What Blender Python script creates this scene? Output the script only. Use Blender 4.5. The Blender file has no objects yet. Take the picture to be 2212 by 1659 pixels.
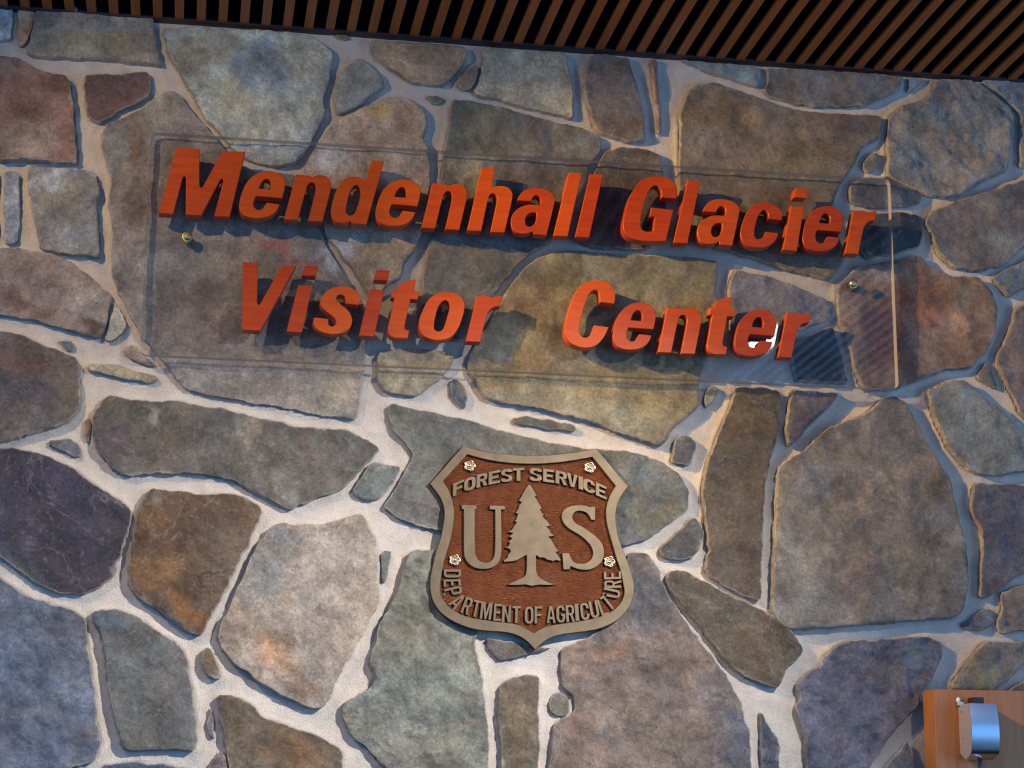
import bpy, bmesh, math, random
import numpy as np
from mathutils import Vector, Matrix, noise
from mathutils.geometry import delaunay_2d_cdt

C = bpy.context.scene.collection
random.seed(7)

# ------------------------------------------------------------------ camera
# solved from the vanishing points of the photograph (2212 x 1659)
W, H, F = 2212.0, 1659.0, 4240.0
DIST, EYE = 6.0, 1.6                       # camera stands 6 m from the wall
nv = Vector((380 - W/2, 1840 - H/2, F)).normalized()        # world +Y (into the wall), cam coords x right, y down, z fwd
hv = Vector((27600 - W/2, 2016 - H/2, F))
hv = (hv - hv.dot(nv)*nv).normalized()                      # world +X
zv = hv.cross(nv).normalized()                              # world +Z
CAM = Vector((0, -DIST, EYE))
def ray(px, py):
    d = Vector((px - W/2, py - H/2, F))
    return Vector((d.dot(hv), d.dot(nv), d.dot(zv)))
def at(px, py, y=0.0):                     # pixel -> point on the plane Y = y
    r = ray(px, py); t = (y + DIST)/r.y
    return CAM + r*t
cd = bpy.data.cameras.new('camera'); cam = bpy.data.objects.new('camera', cd); C.objects.link(cam)
cd.sensor_width = 36; cd.lens = F*36/W; cd.clip_end = 100
M = Matrix(((hv.x, -hv.y, -hv.z, CAM.x), (nv.x, -nv.y, -nv.z, CAM.y), (zv.x, -zv.y, -zv.z, CAM.z), (0, 0, 0, 1)))
cam.matrix_world = M
S = bpy.context.scene; S.camera = cam

# ------------------------------------------------------------------ world, lamps, exposure
S.view_settings.view_transform = 'Standard'; S.view_settings.look = 'None'
S.view_settings.gamma = 1; S.view_settings.use_curve_mapping = False
S.view_settings.exposure = 0.0
wd = bpy.data.worlds.new('daylight'); S.world = wd; wd.use_nodes = True
wd.node_tree.nodes['Background'].inputs[0].default_value = (0.165, 0.46, 1.0, 1)
wd.node_tree.nodes['Background'].inputs[1].default_value = 1.4

CEIL = at(1000, 95).z                      # underside of the slats
def spot(name, loc, target, power, col, angle, blend, radius):
    l = bpy.data.lights.new(name, 'SPOT'); o = bpy.data.objects.new(name, l); C.objects.link(o)
    l.energy = power; l.color = col; l.spot_size = math.radians(angle); l.spot_blend = blend; l.shadow_soft_size = radius
    o.location = loc
    o.rotation_euler = (Vector(target) - Vector(loc)).to_track_quat('-Z', 'Y').to_euler()
    return o
LA = Vector((at(-560, 100).x, -1.65, CEIL - 0.03))
_r = ray(1664, 728); _t = (CEIL - .015 - EYE)/_r.z                      # lamp whose mirror image shows in the acrylic panel
LB = Vector((CAM.x + _r.x*_t, -(CAM.y + _r.y*_t) - .136, CEIL - 0.05))
spot('spotlight_key', LA, at(2600, 1002), 837, (1.0, 0.63, 0.20), 40, 0.9, 0.018)
spot('spotlight_fill', Vector((at(-470, 100).x, -1.85, CEIL - .03)), at(620, 820), 165, (1.0, 0.70, 0.34), 68, 0.95, 0.018)  # extra spot added beside the key to lift the left side
spot('spotlight_low', LB, at(520, 2120), 1420, (1.0, 0.94, 0.84), 50, 0.95, 0.03)

wl_ = bpy.data.lights.new('side_fill', 'AREA'); wo = bpy.data.objects.new('side_fill', wl_); C.objects.link(wo)
wl_.shape = 'RECTANGLE'; wl_.size = 3.0; wl_.size_y = 2.4; wl_.energy = 130; wl_.color = (.42, .68, 1.0)
wo.location = (6.6, -4.4, 1.9); wo.rotation_euler = (0, math.radians(122), 0)          # added cool fill, brightens the slats from the right

# ------------------------------------------------------------------ helpers
def obj(name, me, mat=None, parent=None, label=None, cat=None, kind=None, group=None):
    if isinstance(me, bmesh.types.BMesh):
        m = bpy.data.meshes.new(name); me.to_mesh(m); me.free(); me = m
    o = bpy.data.objects.new(name, me); C.objects.link(o)
    if mat and not me.materials: me.materials.append(mat)
    if parent: o.parent = parent
    if label: o['label'] = label
    if cat: o['category'] = cat
    if kind: o['kind'] = kind
    if group: o['group'] = group
    return o
def thing(name, loc, label, cat):
    o = bpy.data.objects.new(name, None); C.objects.link(o); o.location = loc; o.empty_display_size = .1
    o['label'] = label; o['category'] = cat
    bpy.context.view_layer.update()
    return o
def part(name, me, mat, par, label=None, kind=None):      # mesh given in world coordinates
    o = obj(name, me, mat, par, label=label, kind=kind)
    off = Vector(par.location); q = par.parent
    while q: off += Vector(q.location); q = q.parent
    o.data.transform(Matrix.Translation(-off))
    return o
def smooth(me, on=True):
    me.polygons.foreach_set('use_smooth', [on]*len(me.polygons))

class Mat:
    def __init__(s, name):
        s.m = bpy.data.materials.new(name); s.m.use_nodes = True; s.t = s.m.node_tree
        s.b = s.t.nodes['Principled BSDF']; s.out = s.t.nodes['Material Output']
    def n(s, typ, **kw):
        x = s.t.nodes.new(typ)
        for k, v in kw.items(): setattr(x, k, v)
        return x
    def l(s, a, b): s.t.links.new(a, b)
    def pos(s, scale=(1, 1, 1)):
        g = s.n('ShaderNodeNewGeometry'); mp = s.n('ShaderNodeMapping'); mp.inputs['Scale'].default_value = scale
        s.l(g.outputs['Position'], mp.inputs['Vector']); return mp.outputs[0]
    def noise(s, scale, detail=5, rough=.6, vec=None, dist=0):
        x = s.n('ShaderNodeTexNoise'); x.inputs['Scale'].default_value = scale
        x.inputs['Detail'].default_value = detail; x.inputs['Roughness'].default_value = rough
        x.inputs['Distortion'].default_value = dist
        s.l(vec or s.pos(), x.inputs['Vector']); return x.outputs['Fac']
    def ramp(s, fac, stops):
        r = s.n('ShaderNodeValToRGB'); e = r.color_ramp.elements
        while len(e) < len(stops): e.new(.5)
        for i, (p, c) in enumerate(stops):
            e[i].position = p; e[i].color = (c, c, c, 1) if isinstance(c, (int, float)) else (*c, 1)
        s.l(fac, r.inputs[0]); return r.outputs[0]
    def mix(s, fac, a, b, mode='MIX'):
        x = s.n('ShaderNodeMix', data_type='RGBA', blend_type=mode)
        for inp, v in ((0, fac), (6, a), (7, b)):
            if isinstance(v, (int, float)): x.inputs[inp].default_value = v
            elif isinstance(v, tuple): x.inputs[inp].default_value = (*v, 1)
            else: s.l(v, x.inputs[inp])
        return x.outputs[2]
    def bump(s, h, strength, dist, prev=None):
        x = s.n('ShaderNodeBump'); x.inputs['Strength'].default_value = strength; x.inputs['Distance'].default_value = dist
        s.l(h, x.inputs['Height'])
        if prev: s.l(prev, x.inputs['Normal'])
        return x.outputs[0]
def simple(name, col, rough=.5, metal=0, spec=.5):
    k = Mat(name); k.b.inputs['Base Color'].default_value = (*col, 1); k.b.inputs['Roughness'].default_value = rough
    k.b.inputs['Metallic'].default_value = metal; k.b.inputs['Specular IOR Level'].default_value = spec
    return k

# ------------------------------------------------------------------ materials
k = Mat('stone')
a = k.n('ShaderNodeAttribute', attribute_name='Col')
n1 = k.noise(13, 10, .68, dist=.5); n2 = k.noise(95, 6, .75); n3 = k.noise(30, 10, .78, dist=1.6); n5 = k.noise(340, 4, .7)
c = k.mix(1, a.outputs['Color'], k.ramp(n1, [(.32, .62), (.5, 1.0), (.68, 1.38)]), 'MULTIPLY')
c = k.mix(1, c, k.ramp(n2, [(.3, .62), (.5, 1.0), (.72, 1.42)]), 'MULTIPLY')
c = k.mix(1, c, k.ramp(n5, [(.3, .8), (.7, 1.22)]), 'MULTIPLY')
c = k.mix(k.ramp(n3, [(.55, 0), (.66, .40), (.74, .6)]), c, (.40, .37, .35))       # pale mineral bloom
n4 = k.noise(11, 7, .65, dist=.8)
c = k.mix(k.ramp(n4, [(.52, 0), (.70, .40)]), c, (.16, .085, .055))                # faint iron staining
n6 = k.noise(2.6, 5, .55, dist=1.5)
c = k.mix(k.ramp(n6, [(.4955, 0), (.5, .30), (.5045, 0)]), c, (.46, .41, .37))       # thin pale veins
n7 = k.noise(4.1, 6, .6, dist=1.1)
crack = k.ramp(n7, [(.496, 1), (.5, 0), (.504, 1)])
k.l(c, k.b.inputs['Base Color'])
k.b.inputs['Roughness'].default_value = .6; k.b.inputs['Specular IOR Level'].default_value = .3
b = k.bump(n1, .9, .018); b = k.bump(n3, 1.0, .009, b); b = k.bump(n2, .7, .0035, b); b = k.bump(n5, .5, .0012, b); b = k.bump(crack, .5, .003, b)
k.l(b, k.b.inputs['Normal']); STONE = k.m

k = Mat('mortar')
n1 = k.noise(14, 6, .6); n2 = k.noise(240, 4, .7)
c = k.ramp(n1, [(.3, (.58, .50, .44)), (.7, (.75, .67, .60))])
c = k.mix(1, c, k.ramp(n2, [(.3, .86), (.7, 1.1)]), 'MULTIPLY')
k.l(c, k.b.inputs['Base Color']); k.b.inputs['Roughness'].default_value = .9; k.b.inputs['Specular IOR Level'].default_value = .2
n3 = k.noise(60, 6, .7)
k.l(k.bump(n2, .9, .004, k.bump(n3, .6, .004, k.bump(n1, .6, .012))), k.b.inputs['Normal']); MORTAR = k.m

k = Mat('red_letter')
n1 = k.noise(7, 4, .6, vec=k.pos((1.2, 1, 9))); n2 = k.noise(60, 5, .6, vec=k.pos((.25, 1, 3)))
oi = k.n('ShaderNodeObjectInfo')
c = k.mix(oi.outputs['Random'], k.ramp(n1, [(.3, (.31, .027, .003)), (.7, (.40, .045, .004))]), k.ramp(n1, [(.3, (.44, .056, .004)), (.7, (.54, .086, .005))]))
c = k.mix(1, c, k.ramp(n2, [(.3, .9), (.7, 1.08)]), 'MULTIPLY')
k.l(c, k.b.inputs['Base Color']); k.b.inputs['Roughness'].default_value = .38; k.b.inputs['Specular IOR Level'].default_value = .35
RED = k.m

def clear(name, edge):
    k = Mat(name); k.t.nodes.remove(k.b)
    fr = k.n('ShaderNodeFresnel'); gm = k.n('ShaderNodeNewGeometry'); mr = k.n('ShaderNodeMapRange'); mr.inputs['To Min'].default_value = 1.49; mr.inputs['To Max'].default_value = 1/1.49
    k.l(gm.outputs['Backfacing'], mr.inputs['Value']); k.l(mr.outputs[0], fr.inputs['IOR'])          # same thin-sheet reflection on both faces
    tr = k.n('ShaderNodeBsdfTransparent'); gl = k.n('ShaderNodeBsdfGlossy'); gl.inputs['Roughness'].default_value = .03 if not edge else .25
    tr.inputs[0].default_value = (.985, .985, .985, 1) if not edge else (.66, .67, .7, 1)
    mx = k.n('ShaderNodeMixShader'); k.l(fr.outputs[0], mx.inputs[0]); k.l(tr.outputs[0], mx.inputs[1]); k.l(gl.outputs[0], mx.inputs[2])
    if edge:                                                                  # sawn, slightly frosted edge
        df = k.n('ShaderNodeBsdfDiffuse'); df.inputs[0].default_value = (.75, .7, .68, 1)
        m2 = k.n('ShaderNodeMixShader'); m2.inputs[0].default_value = .45
        k.l(mx.outputs[0], m2.inputs[1]); k.l(df.outputs[0], m2.inputs[2]); mx = m2
    k.l(mx.outputs[0], k.out.inputs[0]); return k.m
CLEAR, EDGE = clear('clear_acrylic', False), clear('acrylic_edge', True)

k = Mat('bronze_raised')
n1 = k.noise(25, 6, .6); n2 = k.noise(160, 3, .6, vec=k.pos((3, 1, .25)))
c = k.ramp(n1, [(.3, (.098, .068, .040)), (.7, (.155, .108, .063))])
k.l(c, k.b.inputs['Base Color']); k.b.inputs['Metallic'].default_value = .55; k.b.inputs['Roughness'].default_value = .42
k.l(k.bump(n2, .12, .001), k.b.inputs['Normal']); BRONZE = k.m
k = Mat('brown_field')
n1 = k.noise(30, 5, .6); v = k.noise(150, 3, .65, vec=k.pos((.55, 1, 1.5)), dist=.6)
c = k.ramp(n1, [(.3, (.125, .031, .011)), (.7, (.19, .056, .015))])
k.l(c, k.b.inputs['Base Color']); k.b.inputs['Roughness'].default_value = .16; k.b.inputs['Specular IOR Level'].default_value = .42
k.l(k.bump(v, 1, .010), k.b.inputs['Normal']); FIELD = k.m
POLISHED = simple('polished_brass', (1.0, .70, .42), .22, 1).m
BRASS = simple('dull_brass', (.55, .45, .22), .35, 1).m

k = Mat('wood_panel')
n1 = k.noise(5, 6, .6, vec=k.pos((6, 1, .7))); n2 = k.noise(40, 4, .6, vec=k.pos((5, 1, .3)))
c = k.ramp(n1, [(.3, (.40, .135, .028)), (.7, (.52, .205, .055))])
c = k.mix(1, c, k.ramp(n2, [(.3, .88), (.7, 1.08)]), 'MULTIPLY')
k.l(c, k.b.inputs['Base Color']); k.b.inputs['Roughness'].default_value = .35; WOOD = k.m
k = Mat('slat_wood')
n1 = k.noise(3, 5, .6, vec=k.pos((30, 1.0, 6)))
k.l(k.ramp(n1, [(.25, (.34, .080, .010)), (.75, (.52, .140, .018))]), k.b.inputs['Base Color'])
k.b.inputs['Roughness'].default_value = .5; SLAT = k.m
BLACK = simple('black_void', (.006, .006, .008), .9, 0, .1).m
FLOORM = simple('dark_carpet', (.05, .045, .05), .95, 0, .1).m
k = Mat('brushed_steel')
n1 = k.noise(60, 3, .6, vec=k.pos((.6, 1, 30)))
k.b.inputs['Base Color'].default_value = (.62, .66, .72, 1); k.b.inputs['Metallic'].default_value = 1
k.b.inputs['Roughness'].default_value = .24; k.l(k.bump(n1, .08, .0006), k.b.inputs['Normal']); STEEL = k.m
DARK = simple('dark_bracket', (.03, .015, .02), .5).m
WHITE = simple('white_plastic', (.85, .9, .92), .3).m
SIDE = simple('grey_enamel', (.42, .38, .40), .5, .2).m

# ------------------------------------------------------------------ curves through traced points
def curve(pts, step=0.006, closed=True):
    """pts: (x, z, smooth) in metres; corner points break the spline."""
    n = len(pts); out = []
    for i in range(n if closed else n - 1):
        p0, p1, p2, p3 = pts[(i-1) % n], pts[i], pts[(i+1) % n], pts[(i+2) % n]
        a = Vector(p1[:2]); b = Vector(p2[:2]); L = (b - a).length
        if not p1[2] and not p2[2]: out.append(a); continue
        def tang(pp, p, pn):
            v = Vector(pn[:2]) - Vector(pp[:2]); l1 = (Vector(p[:2]) - Vector(pp[:2])).length; l2 = (Vector(pn[:2]) - Vector(p[:2])).length
            return v.normalized()
        ta = tang(p0, p1, p2)*L if p1[2] else None
        tb = tang(p1, p2, p3)*L if p2[2] else None
        if ta is None: ta = (b - a)*2 - tb if False else (b - a)
        if tb is None: tb = (b - a)
        k = max(1, int(L/step))
        for j in range(k):
            t = j/k; t2 = t*t; t3 = t2*t
            out.append(a*(2*t3 - 3*t2 + 1) + ta*(t3 - 2*t2 + t) + b*(-2*t3 + 3*t2) + tb*(t3 - t2))
    return out
def area(poly): return sum(poly[i][0]*poly[(i+1) % len(poly)][1] - poly[(i+1) % len(poly)][0]*poly[i][1] for i in range(len(poly)))/2
def fill(loops):
    """triangulate outer loop(s) with holes -> pts, tris"""
    pts, edges = [], []
    for lp in loops:
        s = len(pts); pts += [Vector((p[0], p[1])) for p in lp]
        edges += [(s+i, s+(i+1) % len(lp)) for i in range(len(lp))]
    r = delaunay_2d_cdt(pts, edges, [], 1, 1e-7)
    P = r[0]; fs = []
    def ins(c, lp):
        q = False; j = len(lp)-1
        for i in range(len(lp)):
            if (lp[i][1] > c.y) != (lp[j][1] > c.y) and c.x < (lp[j][0]-lp[i][0])*(c.y-lp[i][1])/(lp[j][1]-lp[i][1]) + lp[i][0]: q = not q
            j = i
        return q
    for f in r[2]:
        c = (P[f[0]] + P[f[1]] + P[f[2]])/3
        if ins(c, loops[0]) and not any(ins(c, h) for h in loops[1:]): fs.append(f)
    return P, r[1], fs
def extrude_shape(groups, y_front, y_back, bevel=0.0):
    """groups: list of [outer, hole...] loops in (x, z); solid between y_back and y_front (front towards -Y)"""
    bm = bmesh.new()
    for loops in groups:
        loops = [lp if (area(lp) > 0) == (i == 0) else lp[::-1] for i, lp in enumerate(loops)]
        def inset(lp, d):
            n = len(lp); o = []
            for i in range(n):
                a, p, b = Vector(lp[i-1]), Vector(lp[i]), Vector(lp[(i+1) % n])
                e1 = (p - a).normalized() if (p - a).length > 1e-9 else Vector((1, 0)); e2 = (b - p).normalized() if (b - p).length > 1e-9 else e1
                nn = Vector((-e1.y - e2.y, e1.x + e2.x))
                if nn.length < 1e-6: nn = Vector((-e1.y, e1.x))*1.0
                nn.normalize(); kk = max(.5, nn.dot(Vector((-e1.y, e1.x))))
                o.append(p + nn*d/kk)
            return o
        front = [inset(lp, bevel) for lp in loops] if bevel else loops
        pts, ed, fs = fill(front)
        vs = [bm.verts.new((p.x, y_front, p.y)) for p in pts]
        for f in fs:
            try: bm.faces.new([vs[i] for i in f[::1]])
            except ValueError: pass
        for lp, fl in zip(loops, front):
            rings = [[bm.verts.new((p[0], y_front, p[1])) for p in fl]]
            if bevel: rings.append([bm.verts.new((p[0], y_front + bevel, p[1])) for p in lp])
            rings.append([bm.verts.new((p[0], y_back, p[1])) for p in lp])
            n = len(lp)
            for ra, rb in zip(rings, rings[1:]):
                for i in range(n):
                    bm.faces.new((ra[i], rb[i], rb[(i+1) % n], ra[(i+1) % n]))
    bmesh.ops.remove_doubles(bm, verts=bm.verts, dist=1e-5)
    bmesh.ops.recalc_face_normals(bm, faces=bm.faces)
    return bm
def box(bm, x0, x1, y0, y1, z0, z1):
    v = [bm.verts.new((x, y, z)) for x in (x0, x1) for y in (y0, y1) for z in (z0, z1)]
    for f in ((0, 1, 3, 2), (4, 6, 7, 5), (0, 4, 5, 1), (2, 3, 7, 6), (0, 2, 6, 4), (1, 5, 7, 3)):
        bm.faces.new([v[i] for i in f])
    return bm

# ------------------------------------------------------------------ the stone wall
# front outline of every stone as seen in the photograph; (points, face colour, relief in metres, roughness of the cleft face)
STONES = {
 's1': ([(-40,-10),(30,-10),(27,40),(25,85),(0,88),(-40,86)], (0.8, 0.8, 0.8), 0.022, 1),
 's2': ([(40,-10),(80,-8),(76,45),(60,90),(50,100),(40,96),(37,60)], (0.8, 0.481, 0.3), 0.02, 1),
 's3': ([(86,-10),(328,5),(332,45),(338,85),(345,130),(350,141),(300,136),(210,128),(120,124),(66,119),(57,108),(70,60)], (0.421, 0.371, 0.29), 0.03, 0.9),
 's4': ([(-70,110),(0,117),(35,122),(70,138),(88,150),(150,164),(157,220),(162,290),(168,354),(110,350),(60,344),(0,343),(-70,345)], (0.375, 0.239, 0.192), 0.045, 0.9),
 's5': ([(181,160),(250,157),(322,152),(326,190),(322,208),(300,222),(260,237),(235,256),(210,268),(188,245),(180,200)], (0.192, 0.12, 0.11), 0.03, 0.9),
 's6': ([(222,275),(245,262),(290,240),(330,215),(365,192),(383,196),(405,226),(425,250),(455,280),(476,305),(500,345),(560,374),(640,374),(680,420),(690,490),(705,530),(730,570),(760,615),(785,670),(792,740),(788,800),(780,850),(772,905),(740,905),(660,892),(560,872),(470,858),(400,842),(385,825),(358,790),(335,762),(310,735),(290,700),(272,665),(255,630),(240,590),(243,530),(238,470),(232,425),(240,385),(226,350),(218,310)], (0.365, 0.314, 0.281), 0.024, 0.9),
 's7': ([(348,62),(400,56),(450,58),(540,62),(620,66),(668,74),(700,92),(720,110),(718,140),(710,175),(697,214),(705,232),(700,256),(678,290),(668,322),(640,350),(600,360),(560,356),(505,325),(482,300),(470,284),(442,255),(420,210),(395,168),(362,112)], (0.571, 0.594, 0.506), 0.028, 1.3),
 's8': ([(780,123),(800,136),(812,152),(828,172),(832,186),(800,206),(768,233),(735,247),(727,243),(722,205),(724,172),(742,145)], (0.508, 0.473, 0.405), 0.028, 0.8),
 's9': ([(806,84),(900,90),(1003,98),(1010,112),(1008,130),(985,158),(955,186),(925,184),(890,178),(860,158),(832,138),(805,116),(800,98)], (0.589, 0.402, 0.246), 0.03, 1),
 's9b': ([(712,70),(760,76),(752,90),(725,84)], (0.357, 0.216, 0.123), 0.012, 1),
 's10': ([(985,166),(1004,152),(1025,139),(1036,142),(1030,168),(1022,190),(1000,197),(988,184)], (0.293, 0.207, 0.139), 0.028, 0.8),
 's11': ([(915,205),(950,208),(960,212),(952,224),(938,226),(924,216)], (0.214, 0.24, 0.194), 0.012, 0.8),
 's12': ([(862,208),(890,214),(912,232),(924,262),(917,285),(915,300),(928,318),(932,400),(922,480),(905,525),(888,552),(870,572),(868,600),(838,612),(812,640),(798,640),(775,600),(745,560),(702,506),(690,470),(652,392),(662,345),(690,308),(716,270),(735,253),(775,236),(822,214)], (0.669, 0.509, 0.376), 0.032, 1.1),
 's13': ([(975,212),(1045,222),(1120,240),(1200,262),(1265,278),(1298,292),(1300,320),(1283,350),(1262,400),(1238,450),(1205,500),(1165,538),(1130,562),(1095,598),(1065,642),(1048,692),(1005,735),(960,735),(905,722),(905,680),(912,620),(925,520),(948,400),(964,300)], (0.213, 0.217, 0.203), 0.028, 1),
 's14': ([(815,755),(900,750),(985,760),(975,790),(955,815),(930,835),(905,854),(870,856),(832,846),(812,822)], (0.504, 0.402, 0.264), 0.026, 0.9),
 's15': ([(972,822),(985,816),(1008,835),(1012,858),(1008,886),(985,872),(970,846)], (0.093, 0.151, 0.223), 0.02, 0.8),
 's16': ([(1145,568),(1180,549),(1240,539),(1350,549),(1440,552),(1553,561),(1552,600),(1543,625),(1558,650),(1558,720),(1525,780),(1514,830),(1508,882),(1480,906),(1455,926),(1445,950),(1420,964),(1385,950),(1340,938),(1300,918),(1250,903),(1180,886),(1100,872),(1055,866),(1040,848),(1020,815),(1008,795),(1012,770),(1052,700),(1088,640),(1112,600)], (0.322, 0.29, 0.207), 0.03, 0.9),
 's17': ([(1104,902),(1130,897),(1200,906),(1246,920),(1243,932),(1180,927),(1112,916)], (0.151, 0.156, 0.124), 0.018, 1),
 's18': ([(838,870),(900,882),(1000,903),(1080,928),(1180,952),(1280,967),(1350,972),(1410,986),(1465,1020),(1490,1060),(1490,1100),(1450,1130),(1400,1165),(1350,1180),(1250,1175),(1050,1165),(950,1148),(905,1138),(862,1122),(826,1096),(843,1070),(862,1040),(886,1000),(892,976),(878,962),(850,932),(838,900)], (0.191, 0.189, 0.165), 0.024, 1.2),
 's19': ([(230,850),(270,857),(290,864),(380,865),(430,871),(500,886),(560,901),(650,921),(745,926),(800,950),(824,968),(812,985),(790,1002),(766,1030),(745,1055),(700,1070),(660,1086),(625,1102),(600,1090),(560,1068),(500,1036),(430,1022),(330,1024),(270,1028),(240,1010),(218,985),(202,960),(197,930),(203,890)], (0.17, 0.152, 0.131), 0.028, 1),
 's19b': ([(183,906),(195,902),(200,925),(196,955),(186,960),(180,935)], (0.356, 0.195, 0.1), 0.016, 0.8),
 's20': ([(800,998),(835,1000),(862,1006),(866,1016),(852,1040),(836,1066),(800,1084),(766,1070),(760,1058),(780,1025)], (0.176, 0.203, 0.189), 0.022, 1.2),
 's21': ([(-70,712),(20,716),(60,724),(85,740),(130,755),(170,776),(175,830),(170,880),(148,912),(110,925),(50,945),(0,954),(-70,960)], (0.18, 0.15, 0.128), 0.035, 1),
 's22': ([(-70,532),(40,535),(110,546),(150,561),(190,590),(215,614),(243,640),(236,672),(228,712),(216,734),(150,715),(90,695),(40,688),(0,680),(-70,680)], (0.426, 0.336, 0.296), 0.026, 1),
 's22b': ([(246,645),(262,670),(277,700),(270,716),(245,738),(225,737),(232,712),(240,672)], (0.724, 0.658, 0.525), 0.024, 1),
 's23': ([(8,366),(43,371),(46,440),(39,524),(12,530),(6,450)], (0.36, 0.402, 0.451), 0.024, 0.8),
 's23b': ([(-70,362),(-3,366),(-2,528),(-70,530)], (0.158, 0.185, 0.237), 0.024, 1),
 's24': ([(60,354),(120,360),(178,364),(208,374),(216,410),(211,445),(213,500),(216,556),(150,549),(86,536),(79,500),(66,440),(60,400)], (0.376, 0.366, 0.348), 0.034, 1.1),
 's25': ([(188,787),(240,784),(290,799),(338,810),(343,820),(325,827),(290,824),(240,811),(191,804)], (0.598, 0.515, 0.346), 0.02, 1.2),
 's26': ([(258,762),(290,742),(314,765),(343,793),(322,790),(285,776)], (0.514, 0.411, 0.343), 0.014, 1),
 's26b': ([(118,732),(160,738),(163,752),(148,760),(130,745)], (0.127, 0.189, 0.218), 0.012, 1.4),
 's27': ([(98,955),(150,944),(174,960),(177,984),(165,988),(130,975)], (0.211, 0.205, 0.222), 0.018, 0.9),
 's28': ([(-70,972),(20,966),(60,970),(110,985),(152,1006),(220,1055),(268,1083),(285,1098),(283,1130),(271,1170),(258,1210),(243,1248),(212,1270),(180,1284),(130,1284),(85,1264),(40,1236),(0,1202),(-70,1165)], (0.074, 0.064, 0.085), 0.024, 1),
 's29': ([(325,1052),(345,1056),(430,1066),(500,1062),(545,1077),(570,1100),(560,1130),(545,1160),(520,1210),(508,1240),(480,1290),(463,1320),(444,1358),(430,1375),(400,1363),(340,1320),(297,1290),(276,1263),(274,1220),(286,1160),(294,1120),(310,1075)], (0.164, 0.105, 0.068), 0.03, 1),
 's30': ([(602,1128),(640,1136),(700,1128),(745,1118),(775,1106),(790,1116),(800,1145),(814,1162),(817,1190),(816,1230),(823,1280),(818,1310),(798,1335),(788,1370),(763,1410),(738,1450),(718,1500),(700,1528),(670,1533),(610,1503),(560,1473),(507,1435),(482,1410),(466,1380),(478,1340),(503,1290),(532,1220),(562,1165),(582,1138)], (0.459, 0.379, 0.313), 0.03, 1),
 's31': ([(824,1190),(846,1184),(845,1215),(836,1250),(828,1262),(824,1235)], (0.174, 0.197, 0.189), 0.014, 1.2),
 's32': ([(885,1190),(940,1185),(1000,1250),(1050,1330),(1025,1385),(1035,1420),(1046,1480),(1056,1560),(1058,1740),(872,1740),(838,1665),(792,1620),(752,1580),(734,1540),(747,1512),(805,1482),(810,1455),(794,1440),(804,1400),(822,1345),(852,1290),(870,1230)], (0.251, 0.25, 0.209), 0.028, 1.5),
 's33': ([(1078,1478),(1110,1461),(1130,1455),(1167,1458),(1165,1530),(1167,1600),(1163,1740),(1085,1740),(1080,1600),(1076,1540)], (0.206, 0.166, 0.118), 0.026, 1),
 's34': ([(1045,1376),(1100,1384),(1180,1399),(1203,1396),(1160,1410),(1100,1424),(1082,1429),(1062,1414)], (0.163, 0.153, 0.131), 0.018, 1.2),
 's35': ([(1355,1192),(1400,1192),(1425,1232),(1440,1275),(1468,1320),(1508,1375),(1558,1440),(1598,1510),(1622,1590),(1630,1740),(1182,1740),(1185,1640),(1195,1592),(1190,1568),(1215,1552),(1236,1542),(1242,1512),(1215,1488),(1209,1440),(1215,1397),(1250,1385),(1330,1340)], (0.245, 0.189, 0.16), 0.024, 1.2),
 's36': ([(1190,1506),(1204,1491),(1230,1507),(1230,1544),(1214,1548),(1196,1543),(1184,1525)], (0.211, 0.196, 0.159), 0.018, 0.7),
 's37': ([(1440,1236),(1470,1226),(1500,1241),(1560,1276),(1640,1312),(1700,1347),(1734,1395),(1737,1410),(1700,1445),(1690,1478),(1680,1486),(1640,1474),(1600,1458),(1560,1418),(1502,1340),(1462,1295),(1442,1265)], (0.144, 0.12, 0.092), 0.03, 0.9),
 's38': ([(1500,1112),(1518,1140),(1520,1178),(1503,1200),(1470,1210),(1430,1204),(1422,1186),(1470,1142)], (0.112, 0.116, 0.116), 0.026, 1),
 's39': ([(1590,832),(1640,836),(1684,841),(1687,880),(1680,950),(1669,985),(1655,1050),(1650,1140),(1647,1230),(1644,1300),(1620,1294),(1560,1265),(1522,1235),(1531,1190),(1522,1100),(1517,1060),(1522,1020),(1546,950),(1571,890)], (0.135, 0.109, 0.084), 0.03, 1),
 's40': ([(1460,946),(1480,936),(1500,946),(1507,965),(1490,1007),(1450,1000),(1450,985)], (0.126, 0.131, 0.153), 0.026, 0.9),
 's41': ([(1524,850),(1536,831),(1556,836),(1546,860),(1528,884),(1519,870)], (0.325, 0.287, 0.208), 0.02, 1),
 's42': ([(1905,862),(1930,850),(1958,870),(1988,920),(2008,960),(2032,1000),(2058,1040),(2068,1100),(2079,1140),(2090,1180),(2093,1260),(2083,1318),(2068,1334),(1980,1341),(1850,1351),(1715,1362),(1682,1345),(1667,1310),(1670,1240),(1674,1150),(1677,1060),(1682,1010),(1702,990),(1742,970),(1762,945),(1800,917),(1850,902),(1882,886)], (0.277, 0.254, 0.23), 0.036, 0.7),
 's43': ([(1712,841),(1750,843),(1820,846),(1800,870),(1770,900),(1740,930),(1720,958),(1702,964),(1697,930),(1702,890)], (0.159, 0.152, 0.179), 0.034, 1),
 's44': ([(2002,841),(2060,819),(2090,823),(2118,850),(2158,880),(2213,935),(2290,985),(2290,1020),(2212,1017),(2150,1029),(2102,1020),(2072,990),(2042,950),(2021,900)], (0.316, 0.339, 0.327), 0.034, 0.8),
 's45': ([(2107,1041),(2212,1046),(2290,1050),(2290,1235),(2212,1238),(2180,1260),(2132,1293),(2116,1290),(2122,1200),(2120,1140),(2103,1110),(2098,1080)], (0.166, 0.164, 0.198), 0.03, 0.9),
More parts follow.
